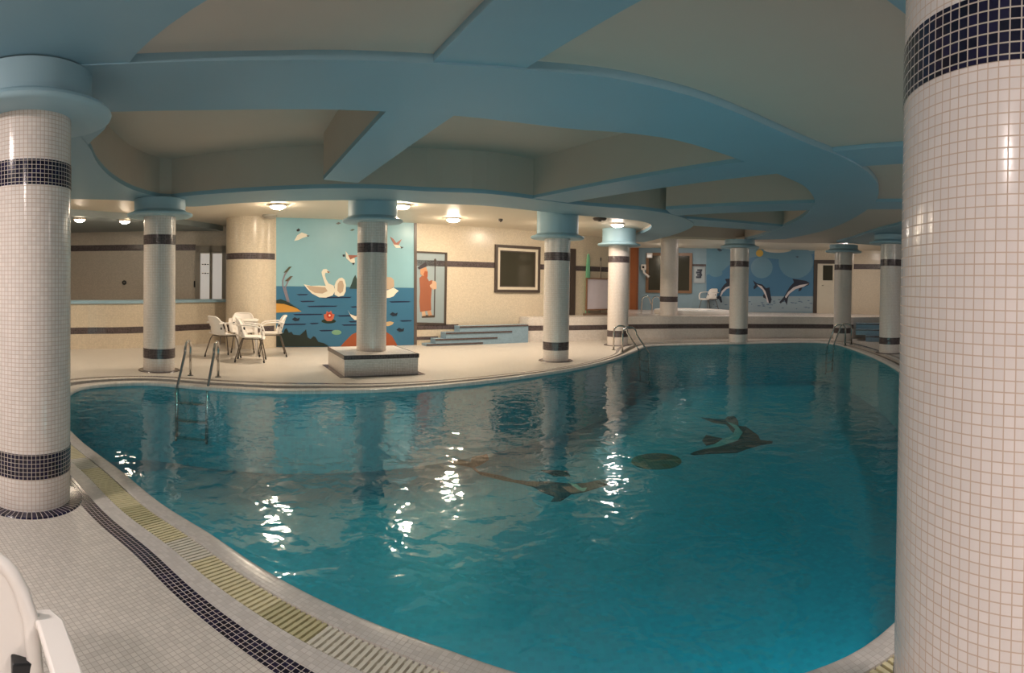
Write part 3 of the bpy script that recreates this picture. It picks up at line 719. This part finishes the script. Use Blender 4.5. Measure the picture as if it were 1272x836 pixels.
p.poly('hat', [(120, 208), (176, 168), (190, 168), (190, 200), (130, 222)], (72, 68, 74), 4)

# ------------------------------------------------------------------ windows, boards and doors
def framed(name, WP, quad, mats, inset, label=None, cat=None, off=0):
    """quad: left-top and right-bottom spots of the photo; rings of frames inside each other, then the pane"""
    (x0, y0), (x1, y1) = quad
    ua, va = WP.uv(x0, y0); ub, vb = WP.uv(x1, y1)
    pz = WP.pt(ua, off)
    o = bpy.data.objects.new(name, None); COL.objects.link(o); o.location = (pz.x, pz.y, vb); o.rotation_euler = (0, 0, WP.ang)
    if label: tag(o, label, cat)
    else: struct(o)
    W_, H_ = ub - ua, va - vb; k = 0
    for (pn, mt, wd, dp) in inset:
        mb = MB()
        for (x, z, w_, h) in ((k, k, wd, H_ - 2 * k), (W_ - k - wd, k, wd, H_ - 2 * k), (k + wd, k, W_ - 2 * k - 2 * wd, wd), (k + wd, H_ - k - wd, W_ - 2 * k - 2 * wd, wd)):
            mb.box((x + w_ / 2, -dp / 2, z + h / 2), (w_, dp, h))
        mb.build(pn, mt, o); k += wd
    MB().box((W_ / 2, -.006, H_ / 2), (W_ - 2 * k, .012, H_ - 2 * k)).build(mats[0], mats[1], o)
    return o, W_, H_
framed('window_1', WA, ((614.6, 303.6), (669.6, 363.6)), ('pane', M['window_glass']), [('outer_frame', M['dark_brown'], .075, .05), ('inner_frame', M['frame_cream'], .07, .035), ('sash', M['dark_brown'], .03, .025)])
framed('window_2', WB, ((803, 314), (859.5, 364.5)), ('pane', M['window_glass']), [('frame', plain('brown_window_frame', (128, 96, 70), .4), .10, .05)])
# narrow opening trim between the window column and the board
st = MB(); u0 = WA.uv(708, 350)[0]; u1 = WA.uv(714, 350)[0]; pz = WA.pt(u0); zt = WA.uv(711, 309)[1]; zb2 = PZ
st.box(((u1 - u0) / 2, -.02, (zt + zb2) / 2), (u1 - u0, .04, zt - zb2)); st.box((-.12, -.02, zt - .05), (.25, .04, .1)); st.box((-.12, -.012, (zt + zb2) / 2 - .06), (.2, .024, zt - zb2 - .12))
o = st.build('door_1', M['dark_brown']); o.location = (pz.x, pz.y, 0); o.rotation_euler = (0, 0, WA.ang); struct(o)
# framed board with feet
fb, W_, H_ = framed('notice_board', WA, ((721.5, 345), (753, 384.5)), ('board', plain('lavender_white_board', (222, 212, 222), .3)), [('frame', plain('brown_board_frame', (138, 104, 82), .4), .035, .05)],
                    'framed lavender white board on low legs between two columns', 'board', off=.22)
lg = MB(); hb = fb.location.z - PZ
lg.box((.05, -.03, -hb / 2), (.05, .04, hb)); lg.box((W_ - .05, -.03, -hb / 2), (.05, .04, hb)); lg.box((W_ / 2, -.03, -hb + .03), (W_ + .15, .07, .06))
lg.build('stand', paint((126, 106, 90)), fb)
u0 = WA.uv(728.5, 350)[0]; pz = WA.pt(u0, .08); ztop = WA.uv(729, 315)[1]
prof = [(-.05, 0), (.06, 0), (.075, .5), (.07, 1.0), (.05, ztop - PZ - .12), (.015, ztop - PZ), (-.02, ztop - PZ - .03), (-.06, ztop - PZ - .4), (-.07, .6)]
o = MB().plate(prof, .05, -.005).build('float_board', paint((126, 196, 158)), bevel=.01); o.location = (pz.x, pz.y, PZ); o.rotation_euler = (0, 0, WA.ang)
tag(o, 'tall pale green foam board standing behind the framed white board', 'foam board')
u0 = WA.uv(744.5, 350)[0]; pz = WA.pt(u0, .05); ztop = WA.uv(744, 320)[1]
t = thing('pole', 'thin grey pole leaning on the wall behind the framed white board', 'pole', (pz.x, pz.y, PZ))
MB().tube([(0, 0, 0), (0, 0, ztop - PZ - .1)], .012, 8).build('shaft', M['leg_steel'], t); MB().tube([(0, 0, ztop - PZ - .1), (0, 0, ztop - PZ)], .018, 8).build('grip', M['black_plastic'], t)
# brown door
def door(name, WP, quad, mat, fmat, fw, glass=None):
    (x0, y0), (x1, y1) = quad; ua, va = WP.uv(x0, y0); ub = WP.uv(x1, y1)[0]; pz = WP.pt(ua)
    o = bpy.data.objects.new(name, None); COL.objects.link(o); o.location = (pz.x, pz.y, PZ); o.rotation_euler = (0, 0, WP.ang); struct(o)
    W_, H_ = ub - ua, va - PZ
    MB().box((W_ / 2, -.02, H_ / 2 - fw / 2), (W_ - 2 * fw, .04, H_ - fw)).build('leaf', mat, o)
    mb = MB(); mb.box((fw / 2, -.035, H_ / 2), (fw, .07, H_)); mb.box((W_ - fw / 2, -.035, H_ / 2), (fw, .07, H_)); mb.box((W_ / 2, -.035, H_ - fw / 2), (W_ - 2 * fw, .07, fw)); mb.build('frame', fmat, o)
    MB().tube([(W_ * .2 + fw, -.04, 1.0), (W_ * .2 + fw, -.09, 1.0), (W_ * .4, -.09, 1.0)], .012, 8).build('handle', M['chrome'], o)
    if glass:
        gx0, gx1, gz0, gz1 = glass
        MB().box(((gx0 + gx1) / 2 * W_, -.045, (gz0 + gz1) / 2 * H_), ((gx1 - gx0) * W_, .02, (gz1 - gz0) * H_)).build('pane', M['window_glass'], o)
    return o
door('door_2', WB, ((782, 303), (792.5, 384)), M['brown_door'], paint((150, 92, 60)), .05)
door('door_3', WD, ((1011.5, 323), (1042, 390)), M['frame_cream'], M['dark_brown'], .13, glass=(.36, .74, .62, .9))
# bar door with two pale, faintly glowing panes
t = bpy.data.objects.new('door_4', None); COL.objects.link(t); ua = WBAR.uv(243, 330)[0]; pz = WBAR.pt(ua, .01); t.location = (pz.x, pz.y, 0); t.rotation_euler = (0, 0, WBAR.ang); struct(t)
def bz(x, y): u, v = WBAR.uv(x, y); return u - ua, v
x1, zt = bz(281.5, 305.5)
mb = MB(); xs = [bz(x, 330)[0] for x in (243, 248.8, 260.6, 263.8, 276, 281.5)]
for k in (0, 2, 4): mb.box(((xs[k] + xs[k + 1]) / 2, -.03, zt / 2), (xs[k + 1] - xs[k], .06, zt))
mb.box(((xs[0] + xs[5]) / 2, -.03, zt - .09), (xs[5] - xs[0] - .01, .06, .17)); mb.build('frame', paint((150, 142, 130)), t)
for k in (1, 3): MB().box(((xs[k] + xs[k + 1]) / 2, -.012, zt / 2 - .1), (xs[k + 1] - xs[k] - .01, .015, zt - .2)).build('pane', M['glowing_frosted'], t)
mb = MB()
for y, n_ in ((328.5, 3), (339.5, 3)):
    for q in range(n_):
        x_, z_ = bz(251 + q * 3.2, y); mb.box((x_ + .02, -.022, z_), (.045, .006, .03 if q % 2 else .022))
mb.build('lettering', M['black_plastic'], t)
MB().tube([(xs[0] - .02, -.05, bz(247, 349)[1]), (xs[0] - .02, -.05, bz(247, 357)[1])], .02, 8).build('handle', M['black_plastic'], t)
pz = WBAR.pt(WBAR.uv(154.6, 351)[0], .0)
t = thing('wall_socket', 'small dark round fitting on the grey wall behind the bar', 'wall fitting', (pz.x, pz.y, WBAR.uv(154.6, 351)[1]), WBAR.ang)
m_ = MB(); m_.tube([(0, .01, 0), (0, -.03, 0)], .06, 16); m_.build('plate', M['black_plastic'], t); MB().tube([(0, -.03, 0), (0, -.05, 0)], .025, 10).build('knob', M['leg_steel'], t)

# small things on the blue-grey wall
def wall_thing(name, label, cat, WP, x, y, off=0):
    u, v = WP.uv(x, y); pz = WP.pt(u, off); return thing(name, label, cat, (pz.x, pz.y, v), WP.ang)
t = wall_thing('emergency_light', 'small white box light at the top left corner of the dark windows', 'emergency light', WB, 807.5, 317.5, .05)
MB().box((0, -.04, 0), (.2, .08, .18)).build('housing', M['white_plastic'], t, bevel=.01); MB().box((0, -.085, -.02), (.15, .012, .09)).build('lens', M['glowing_frosted'], t)
t = wall_thing('hair_dryer', 'white wall mounted hair dryer with hanging hose beside the brown door', 'hair dryer', WB, 800, 332, .03)
MB().box((0, -.05, 0), (.17, .1, .2)).build('housing', M['white_plastic'], t, bevel=.015); MB().box((.0, -.105, 0), (.08, .01, .08)).build('grille', M['black_plastic'], t)
MB().tube([(.0, -.06, -.1), (.03, -.1, -.2), (.10, -.12, -.26), (.16, -.14, -.30)], .035, 10).build('hose', M['white_plastic'], t); MB().tube([(.16, -.14, -.30), (.22, -.15, -.36)], [.04, .055], 10).build('nozzle', M['white_plastic'], t)
ps, W_, H_ = framed('poster', WB, ((861.5, 331), (876, 352)), ('sheet', paint((176, 186, 190))), [('frame', paint((150, 160, 166)), .03, .03)], 'small pale notice with a dark emblem left of the dolphin mural', 'notice')
mb = MB()
for q in range(4): mb.box((W_ * .48 + (.02 if q % 2 else -.02), -.014, H_ * (.36 + .14 * q)), (W_ * .42, .008, H_ * .12))
mb.box((W_ * .6, -.014, H_ * .58), (W_ * .16, .008, H_ * .5)); mb.build('emblem', paint((58, 66, 82)), ps)
strip_on(trim(), WB.pt(WB.uv(858, 330)[0]), WB.pt(WB.uv(877, 330)[0]), WB.uv(866, 331)[1] + .01, WB.uv(866, 328.5)[1] + .01, M['far_navy_tile'])

d = Art('wall_mural', 'long painted mural of leaping dolphins on the far blue wall', 'mural', WB, 878, (860, 300, 7.95))
d.poly('sky_panel', [(140, 20), (1205, 20), (1205, 560), (140, 560)], (72, 122, 158), 0)
d.poly('sea_panel', [(140, 540), (1205, 540), (1205, 690), (140, 700)], (150, 170, 182), 1)
mb_ = []
rr = random.Random(3)
for q in range(46):
    x = rr.uniform(160, 1170); y = rr.uniform(556, 665); w_ = rr.uniform(12, 46); mb_.append([(x, y), (x + w_ * .5, y - 4), (x + w_, y), (x + w_ * .5, y + 5)])
for q in mb_: d.poly('wavelet', q, (78, 104, 134), 2)
d.ell('bubble', 685, 258, 108, 105, (104, 146, 168), 2); d.ell('bubble', 1022, 200, 170, 165, (100, 142, 164), 2, clip=40); d.ell('bubble', 232, 312, 66, 38, (98, 140, 160), 2)
d.poly('upper_sky', [(140, 20), (1205, 20), (1205, 120), (900, 180), (620, 150), (400, 200), (300, 290), (140, 330)], (100, 142, 162), 1)
d.ell('cloud', 842, 78, 140, 34, (196, 188, 176), 4); d.ell('cloud', 1180, 80, 42, 15, (180, 190, 192), 4)
d.ell('sun', 664, 116, 36, 34, (206, 166, 62), 5)
d.poly('bird', [(238, 52), (262, 66), (284, 80), (296, 92), (268, 100), (250, 84)], (62, 76, 88), 4); d.poly('bird', [(1018, 150), (1036, 144), (1054, 152), (1036, 160)], (72, 92, 110), 4)
NV, BL = (38, 40, 58), (214, 206, 208)
def dolphin(body, belly):
    d.poly('dolphin', body, NV, 4); d.poly('dolphin_belly', belly, BL, 5)
dolphin([(222, 576), (246, 544), (268, 530), (284, 470), (312, 428), (340, 404), (322, 372), (356, 366), (400, 370), (470, 400), (520, 420), (470, 440), (400, 442), (340, 462), (300, 500), (284, 540), (296, 600), (280, 604), (262, 566), (240, 572)],
        [(272, 538), (290, 490), (330, 452), (390, 432), (470, 428), (400, 446), (340, 468), (302, 506), (284, 544)])
dolphin([(598, 382), (640, 414), (690, 424), (728, 462), (762, 452), (768, 500), (782, 572), (772, 612), (748, 606), (734, 570), (700, 552), (698, 524), (716, 520), (690, 474), (650, 440), (610, 474), (604, 450), (618, 428)],
        [(636, 424), (684, 440), (722, 490), (744, 560), (756, 606), (738, 600), (724, 540), (694, 478), (650, 440)])
dolphin([(1156, 408), (1122, 388), (1060, 378), (988, 368), (1004, 402), (960, 450), (920, 520), (902, 548), (858, 600), (872, 612), (910, 582), (934, 628), (944, 560), (962, 512), (1012, 470), (1056, 458), (1046, 494), (1074, 482), (1086, 454), (1150, 430)],
        [(914, 546), (948, 496), (1000, 452), (1060, 430), (1150, 416), (1100, 446), (1020, 470), (962, 512), (926, 560)])

# ------------------------------------------------------------------ steps
def steps_left():
    A = at(525, 430.5, 0); B = at(656, 425.3, 0); dd = (B - A).normalized(); ang = math.atan2(dd.y, dd.x)
    t = thing('steps', 'pale blue tiled steps with dark nosings rising to the platform below the square window', 'steps', (A.x, A.y, 0), ang, kind='thing')
    L_ = (B - A).length; dep = .32
    WPp = WallPlane(A, dd)
    xs = [WPp.uv(x, 410)[0] for x in (530, 541, 554, 571)]; xr = [WPp.uv(x, 410)[0] for x in (600, 618, 636, 656)]
    zt = [.055, .17, .315, .46]
    for k in range(4):
        z0 = 0 if k == 0 else zt[k - 1]
        s_ = MB().box(((xs[k] + L_) / 2, dep / 2, (z0 + zt[k]) / 2), (L_ - xs[k], dep, zt[k] - z0)).build('step', M['blue_tile_step'], t)
        MB().box(((xs[k] + xr[k]) / 2, -.004, zt[k] - .018), (xr[k] - xs[k], .02, .036)).build('nosing', M['far_navy_tile'], s_)
steps_left()
def steps_right():
    A = at(1058, 420.5, .02); 
    th = (1078 - 636) / F; rx = Vector((math.cos(th), -math.sin(th))); ry = Vector((math.sin(th), math.cos(th)))
    base = ry * 16.4 + rx * (-.34)
    t = thing('steps', 'pale blue tiled steps with dark nosings between the two far right columns', 'steps', (base.x, base.y, 0), -th, kind='thing')
    for k, (z0, z1, x0, y0) in enumerate(((0, .165, .30, 0), (.165, .33, 0, .35), (.33, .49, 0, .7))):
        s_ = MB().box(((x0 + .95) / 2, (y0 + 1.0) / 2, (z0 + z1) / 2), (.95 - x0, 1.0 - y0, z1 - z0)).build('step', M['blue_tile_step'], t)
        MB().box(((x0 + .95) / 2, y0 - .004, z1 - .02), (.95 - x0, .02, .04)).build('nosing', M['far_navy_tile'], s_)
steps_right()

# ------------------------------------------------------------------ ladders
def ladder(label, deckA, deckB, inward, reach, h=.56):
    """two bent tube rails: deck foot, up, over and down into the water; treads below the surface"""
    A, B = Vector(deckA), Vector(deckB); mid = (A + B) / 2; dv = Vector(inward).normalized()
    t = thing('pool_ladder', label, 'pool ladder', (mid.x, mid.y, 0), 0, 'steel pool ladders')
    for P in (A, B):
        q = P - mid; pts = []
        r = .13
        pts.append((q.x, q.y, .0)); pts.append((q.x, q.y, h - r))
        for k in range(1, 9):
            a_ = PI / 2 * k / 8; s_ = r * (1 - math.cos(a_)); pts.append((q.x + dv.x * s_, q.y + dv.y * s_, h - r + r * math.sin(a_)))
        r2 = .16
        for k in range(1, 9):
            a_ = PI / 2 * k / 8; s_ = r + .06 + r2 * math.sin(a_) ; pts.append((q.x + dv.x * s_, q.y + dv.y * s_, h - r2 + r2 * math.cos(a_)))
        pts.append((q.x + dv.x * reach, q.y + dv.y * reach, -.05)); pts.append((q.x + dv.x * (reach + .04), q.y + dv.y * (reach + .04), -.8))
        rl = MB().tube(pts, .021, 12).build('rail', M['chrome'], t, smooth='all')
        MB().lathe([(.021, .015), (.045, .012), (.05, 0)], 20, (q.x, q.y, 0)).build('floor_flange', M['chrome'], rl, smooth=True)
    for z in (-.25, -.5, -.75):
        a_ = A - mid + dv * (reach + .02); b_ = B - mid + dv * (reach + .02)
        mb = MB(); m2 = (a_ + b_) / 2; ww = (b_ - a_)
        mb.box((m2.x, m2.y, z), (ww.length, .08, .025), math.atan2(ww.y, ww.x)); mb.build('tread', M['chrome'], t)
def pool_frame(p):
    i = min(range(NP), key=lambda k: (POOL[k] - p).length); return POOL[i], NRM[i], D_[i]
for xa, ya, xb, yb, pxl, lb in ((236.5, 466.5, 271, 468.5, (225, 482), 'steel pool ladder near the bar column at the left end of the far edge'),):
    A = at(xa, ya, 0); B = at(xb, yb, 0); P, n, dd_ = pool_frame((A + B) / 2)
    ladder(lb, A, B, at(220, 482, -.05) - A, max(.42, (at(220, 482, -.05) - A).length))
A = at(773, 437.5, 0); P, n, dd_ = pool_frame(A); inw = at(806, 436, 0) - A
tt = Vector((-inw.y, inw.x)).normalized()
ladder('steel pool ladder at the tip of the far deck beside a column', A, A + tt * .45, inw, inw.length)
A = at(1054, 428.5, 0); B = at(1061, 425.5, 0); inw = at(1036, 428, -.05) - (A + B) / 2
tt = Vector((-inw.y, inw.x)).normalized()
ladder('steel pool ladder before the blue steps at the right end of the far edge', A - tt * .22, A + tt * .24, inw, max(.5, min(.8, inw.length)))

# ------------------------------------------------------------------ hot tub on the platform
hc = Vector(polar(860, 18.05))
t = thing('hot_tub', 'round white rimmed hot tub on the raised platform below the dark windows', 'hot tub', (hc.x, hc.y, PZ), 0)
MB().lathe([(1.22, 0), (1.22, .10), (1.20, .13), (1.0, .13), (.97, .10), (.95, .02), (0, .02)], 64).build('rim', M['white_plastic'], t, smooth=True)
MB().lathe([(.968, .085), (0, .086)], 64).build('tub_water', plain('pale_tub_water', (158, 190, 202), .08), t)
hr = polar(803, 17.2)
t = thing('handrail', 'pair of arched steel handrails at the hot tub left of the platform column', 'handrail', (hr[0], hr[1], PZ), -.25)
for dx in (-.15, .17):
    pts = [(dx, 0, 0), (dx + .02, 0, .42)] + [(dx + .02 + .12 * (1 - math.cos(PI * k / 8)), .0 + .1 * math.sin(PI * k / 8) * 0, .42 + .12 * math.sin(PI * k / 8)) for k in range(1, 8)] + [(dx + .30, .1, .3)]
    MB().tube(pts, .02, 10).build('rail', M['chrome'], t, smooth='all')

# ------------------------------------------------------------------ chairs and table
def grid(mb, fn, nu, nv):
    G = [[Vector(fn(-1 + 2 * i / nu, j / nv)) for i in range(nu + 1)] for j in range(nv + 1)]
    for j in range(nv):
        for i in range(nu): mb.face([G[j][i], G[j][i + 1], G[j + 1][i + 1], G[j + 1][i]])
def sweep(mb, pts, w, h):
    pts = [Vector(p) for p in pts]; rings = []
    for i, p in enumerate(pts):
        dd = (pts[min(i + 1, len(pts) - 1)] - pts[max(0, i - 1)]).normalized(); a_ = Vector((1, 0, 0)); b_ = dd.cross(a_).normalized()
        rings.append([p + a_ * w / 2 + b_ * h / 2, p - a_ * w / 2 + b_ * h / 2, p - a_ * w / 2 - b_ * h / 2, p + a_ * w / 2 - b_ * h / 2])
    for A, B in zip(rings[:-1], rings[1:]):
        for k in range(4): mb.face([A[k], B[k], B[(k + 1) % 4], A[(k + 1) % 4]])
    mb.face(rings[0]); mb.face(rings[-1][::-1])
def solid(o, th, sub=0):
    s_ = o.modifiers.new('thickness', 'SOLIDIFY'); s_.thickness = th; s_.offset = 0
    b_ = o.modifiers.new('bevel', 'BEVEL'); b_.width = th * .3; b_.segments = 2
def backfn(u, v):
    top = .80 - .11 * abs(u) ** 7; z = .47 + v * (top - .47); wdt = .235 - .015 * v
    return (u * wdt, -.20 - .13 * (z - .47) / .4 + .07 * u * u, z)
def seatfn(u, v):
    y = -.21 + .44 * v; return (u * (.235 + .01 * v), y, .445 + .018 * u * u - .03 * max(0, v - .8) / .2 + .02 * max(0, .15 - v) / .15)
def make_chair(label):
    t = thing('armchair', label, 'chair', (0, 0, 0), 0, 'white plastic armchairs with steel legs')
    mb = MB(); grid(mb, seatfn, 10, 10); solid(mb.build('seat', M['white_plastic'], t, smooth='all'), .02)
    mb = MB(); grid(mb, backfn, 14, 10); b_ = mb.build('backrest', M['white_plastic'], t, smooth='all'); solid(b_, .014)
    edge = [backfn(-1, k / 8) for k in range(9)] + [backfn(-1 + 2 * k / 24, 1) for k in range(1, 25)] + [backfn(1, 1 - k / 8) for k in range(1, 9)]
    MB().tube(edge, .019, 10).build('rim', M['white_plastic'], b_, smooth='all')
    for sx in (-1, 1):
        mb = MB(); sweep(mb, [(sx * .245, -.25, .67), (sx * .262, -.17, .69), (sx * .27, -.02, .685), (sx * .272, .10, .672), (sx * .268, .17, .635), (sx * .258, .20, .55), (sx * .245, .20, .46), (sx * .22, .18, .43)], .062, .022)
        am = mb.build('armrest', M['white_plastic'], t, smooth=True, bevel=.006)
        MB().box((sx * .196, -.178, .59), (.045, .04, .05)).build('connector', M['black_plastic'], am, bevel=.004)
    for sx in (-1, 1):
        for sy, fy in ((.15, .24), (-.17, -.30)):
            lg_ = MB().tube([(sx * .15, sy, .435), (sx * .19, sy + (fy - sy) * .25, .36), (sx * .235, fy, .03)], .012, 10).build('leg', M['leg_steel'], t, smooth='all')
            MB().tube([(sx * .232, fy - .01 * (1 if fy > 0 else -1), .045), (sx * .24, fy, 0)], .016, 10).build('foot_cap', M['black_plastic'], lg_)
    mb = MB(); mb.tube([(-.15, .15, .425), (-.15, -.17, .425), (.15, -.17, .425), (.15, .15, .425), (-.15, .15, .425)], .01, 8); mb.build('underframe', M['leg_steel'], t)
    return t
def dirz(v): return math.atan2(v[1], v[0]) - PI / 2       # yaw that turns local +y along v
fg = Vector(polar(-88, 1.08))
ch = make_chair('white plastic armchair in the near left corner, cut by the picture edge')
ch.location = (fg.x, fg.y, 0); ch.rotation_euler = (0, 0, dirz(-fg) - .06)
tab = Vector(polar(307, 11.28))
spots = [(279, 11.0, 'white plastic armchair with its back to the pool, leftmost at the table by the bar'), (302, 11.92, 'white plastic armchair facing the pool behind the table by the bar'), (337, 11.3, 'white plastic armchair right of the table, nearest the swan mural')]
for px, D, lb in spots:
    q = Vector(polar(px, D)); v = tab - q
    if px == 302: v = -q
    copy_thing(ch, (q.x, q.y, 0), dirz(v), lb)
q = Vector(polar(314, 10.5)); c_ = copy_thing(ch, (q.x, q.y, 0), dirz((.9, .35)), 'white plastic armchair turned sideways in front of the table by the bar')
t = thing('table', 'small white square plastic table among the white chairs by the bar', 'table', (tab.x, tab.y, 0), .4)
MB().box((0, 0, .71), (.46, .46, .03)).build('tabletop', M['white_plastic'], t, bevel=.01); MB().box((0, 0, .67), (.40, .40, .05)).build('apron', M['white_plastic'], t)
for sx in (-1, 1):
    for sy in (-1, 1): MB().tube([(sx * .18, sy * .18, .69), (sx * .20, sy * .20, 0)], [.028, .02], 12).build('leg', M['white_plastic'], t, smooth='all')
pc_ = Vector(polar(880, 19.75))
copy_thing(ch, (pc_.x, pc_.y, PZ), dirz((-.9, -.35)), 'white plastic armchair on the platform below the small notice')

# ------------------------------------------------------------------ mosaic figures in the pool floor
def inlay(name, label, cat, zoom, parts):
    x0, y0, k = zoom
    A = [at(x0 + X / k, y0 + Y / k, FLOORZ) for X, Y in parts[0][1]]; c = sum(A, Vector((0, 0))) / len(A)
    t = thing(name, label, cat, (c.x, c.y, FLOORZ), 0, None)
    for i, (pn, pts, col) in enumerate(parts):
        q = [at(x0 + X / k, y0 + Y / k, FLOORZ) - c for X, Y in pts]
        MB().prism([(p.x, p.y) for p in q], 0, .008 + .003 * i).build(pn, tile('mosaic_%s_%d' % (name, i), col, tuple(int(v * .8) for v in col), pitch=.05, rough=.4, bump=0), t)
DB = (20, 22, 30)
inlay('dolphin_mosaic', 'long dark dolphin figure on the pool floor near the middle', 'mosaic', (540, 540, 5.3), [
    ('body', [(30, 150), (140, 158), (236, 182), (246, 150), (280, 95), (345, 130), (358, 166), (300, 200), (262, 216), (290, 245), (450, 275), (520, 300), (620, 310), (760, 312), (880, 325), (1000, 320), (1100, 295), (1180, 318), (1090, 345), (985, 378), (900, 392), (830, 438), (765, 442), (790, 410), (700, 376), (650, 345), (560, 322), (430, 297), (300, 264), (240, 216), (120, 192)], DB),
    ('belly', [(876, 318), (930, 330), (968, 356), (1004, 352), (985, 378), (955, 372)], (170, 190, 170)), ])
inlay('fin_mosaic', 'dark fin shaped patch on the pool floor above the long dolphin', 'mosaic', (540, 540, 5.3), [('patch', [(700, 235), (790, 236), (870, 240), (892, 275), (780, 272), (740, 252)], (34, 44, 46))])
inlay('dolphin_mosaic', 'curled dark dolphin figure on the pool floor at right', 'mosaic', (770, 490, 6.057), [
    ('body', [(610, 175), (700, 185), (790, 188), (810, 168), (862, 165), (890, 200), (892, 236), (950, 245), (1040, 310), (1056, 346), (1150, 355), (1145, 368), (1060, 382), (960, 410), (880, 440), (700, 446), (560, 457), (530, 450), (560, 434), (640, 412), (740, 392), (860, 300), (800, 226), (700, 212)], (24, 32, 38)),
    ('belly', [(800, 206), (880, 236), (924, 290), (884, 352), (744, 396), (640, 414), (760, 350), (852, 300), (868, 262), (826, 226)], (120, 168, 168)),
    ('fin', [(620, 350), (650, 308), (690, 320), (770, 335), (720, 370), (650, 386)], (24, 32, 38))])
n_ = 26
inlay('turtle_mosaic', 'olive green oval figure with reddish middle on the pool floor between the dolphins', 'mosaic', (770, 490, 6.057), [
    ('shell', [(275 + 190 * math.cos(2 * PI * k / n_), 505 + 60 * math.sin(2 * PI * k / n_)) for k in range(n_)], (74, 80, 54)), ('mark', [(280 + 120 * math.cos(2 * PI * k / n_), 470 + 24 * math.sin(2 * PI * k / n_)) for k in range(n_)], (104, 62, 44))])

# small unlit fittings on the deck ceiling
for x, y, lb in ((745, 271, 'small dark ceiling fitting between the window column and the deck tip column'), (622, 272, 'tiny dark ceiling fitting above the square window')):
    q = at(x, y, DECKC); t = thing('ceiling_sensor', lb, 'ceiling fitting', (q.x, q.y, DECKC))
    r_ = .15 if x == 745 else .05
    MB().lathe([(r_, 0), (r_, -.02), (r_ * .8, -.05), (0, -.055)], 20).build('body', M['dark_brown'], t, smooth=True); MB().lathe([(r_ * .3, -.05), (r_ * .25, -.07), (0, -.072)], 14).build('lens', M['black_plastic'], t)
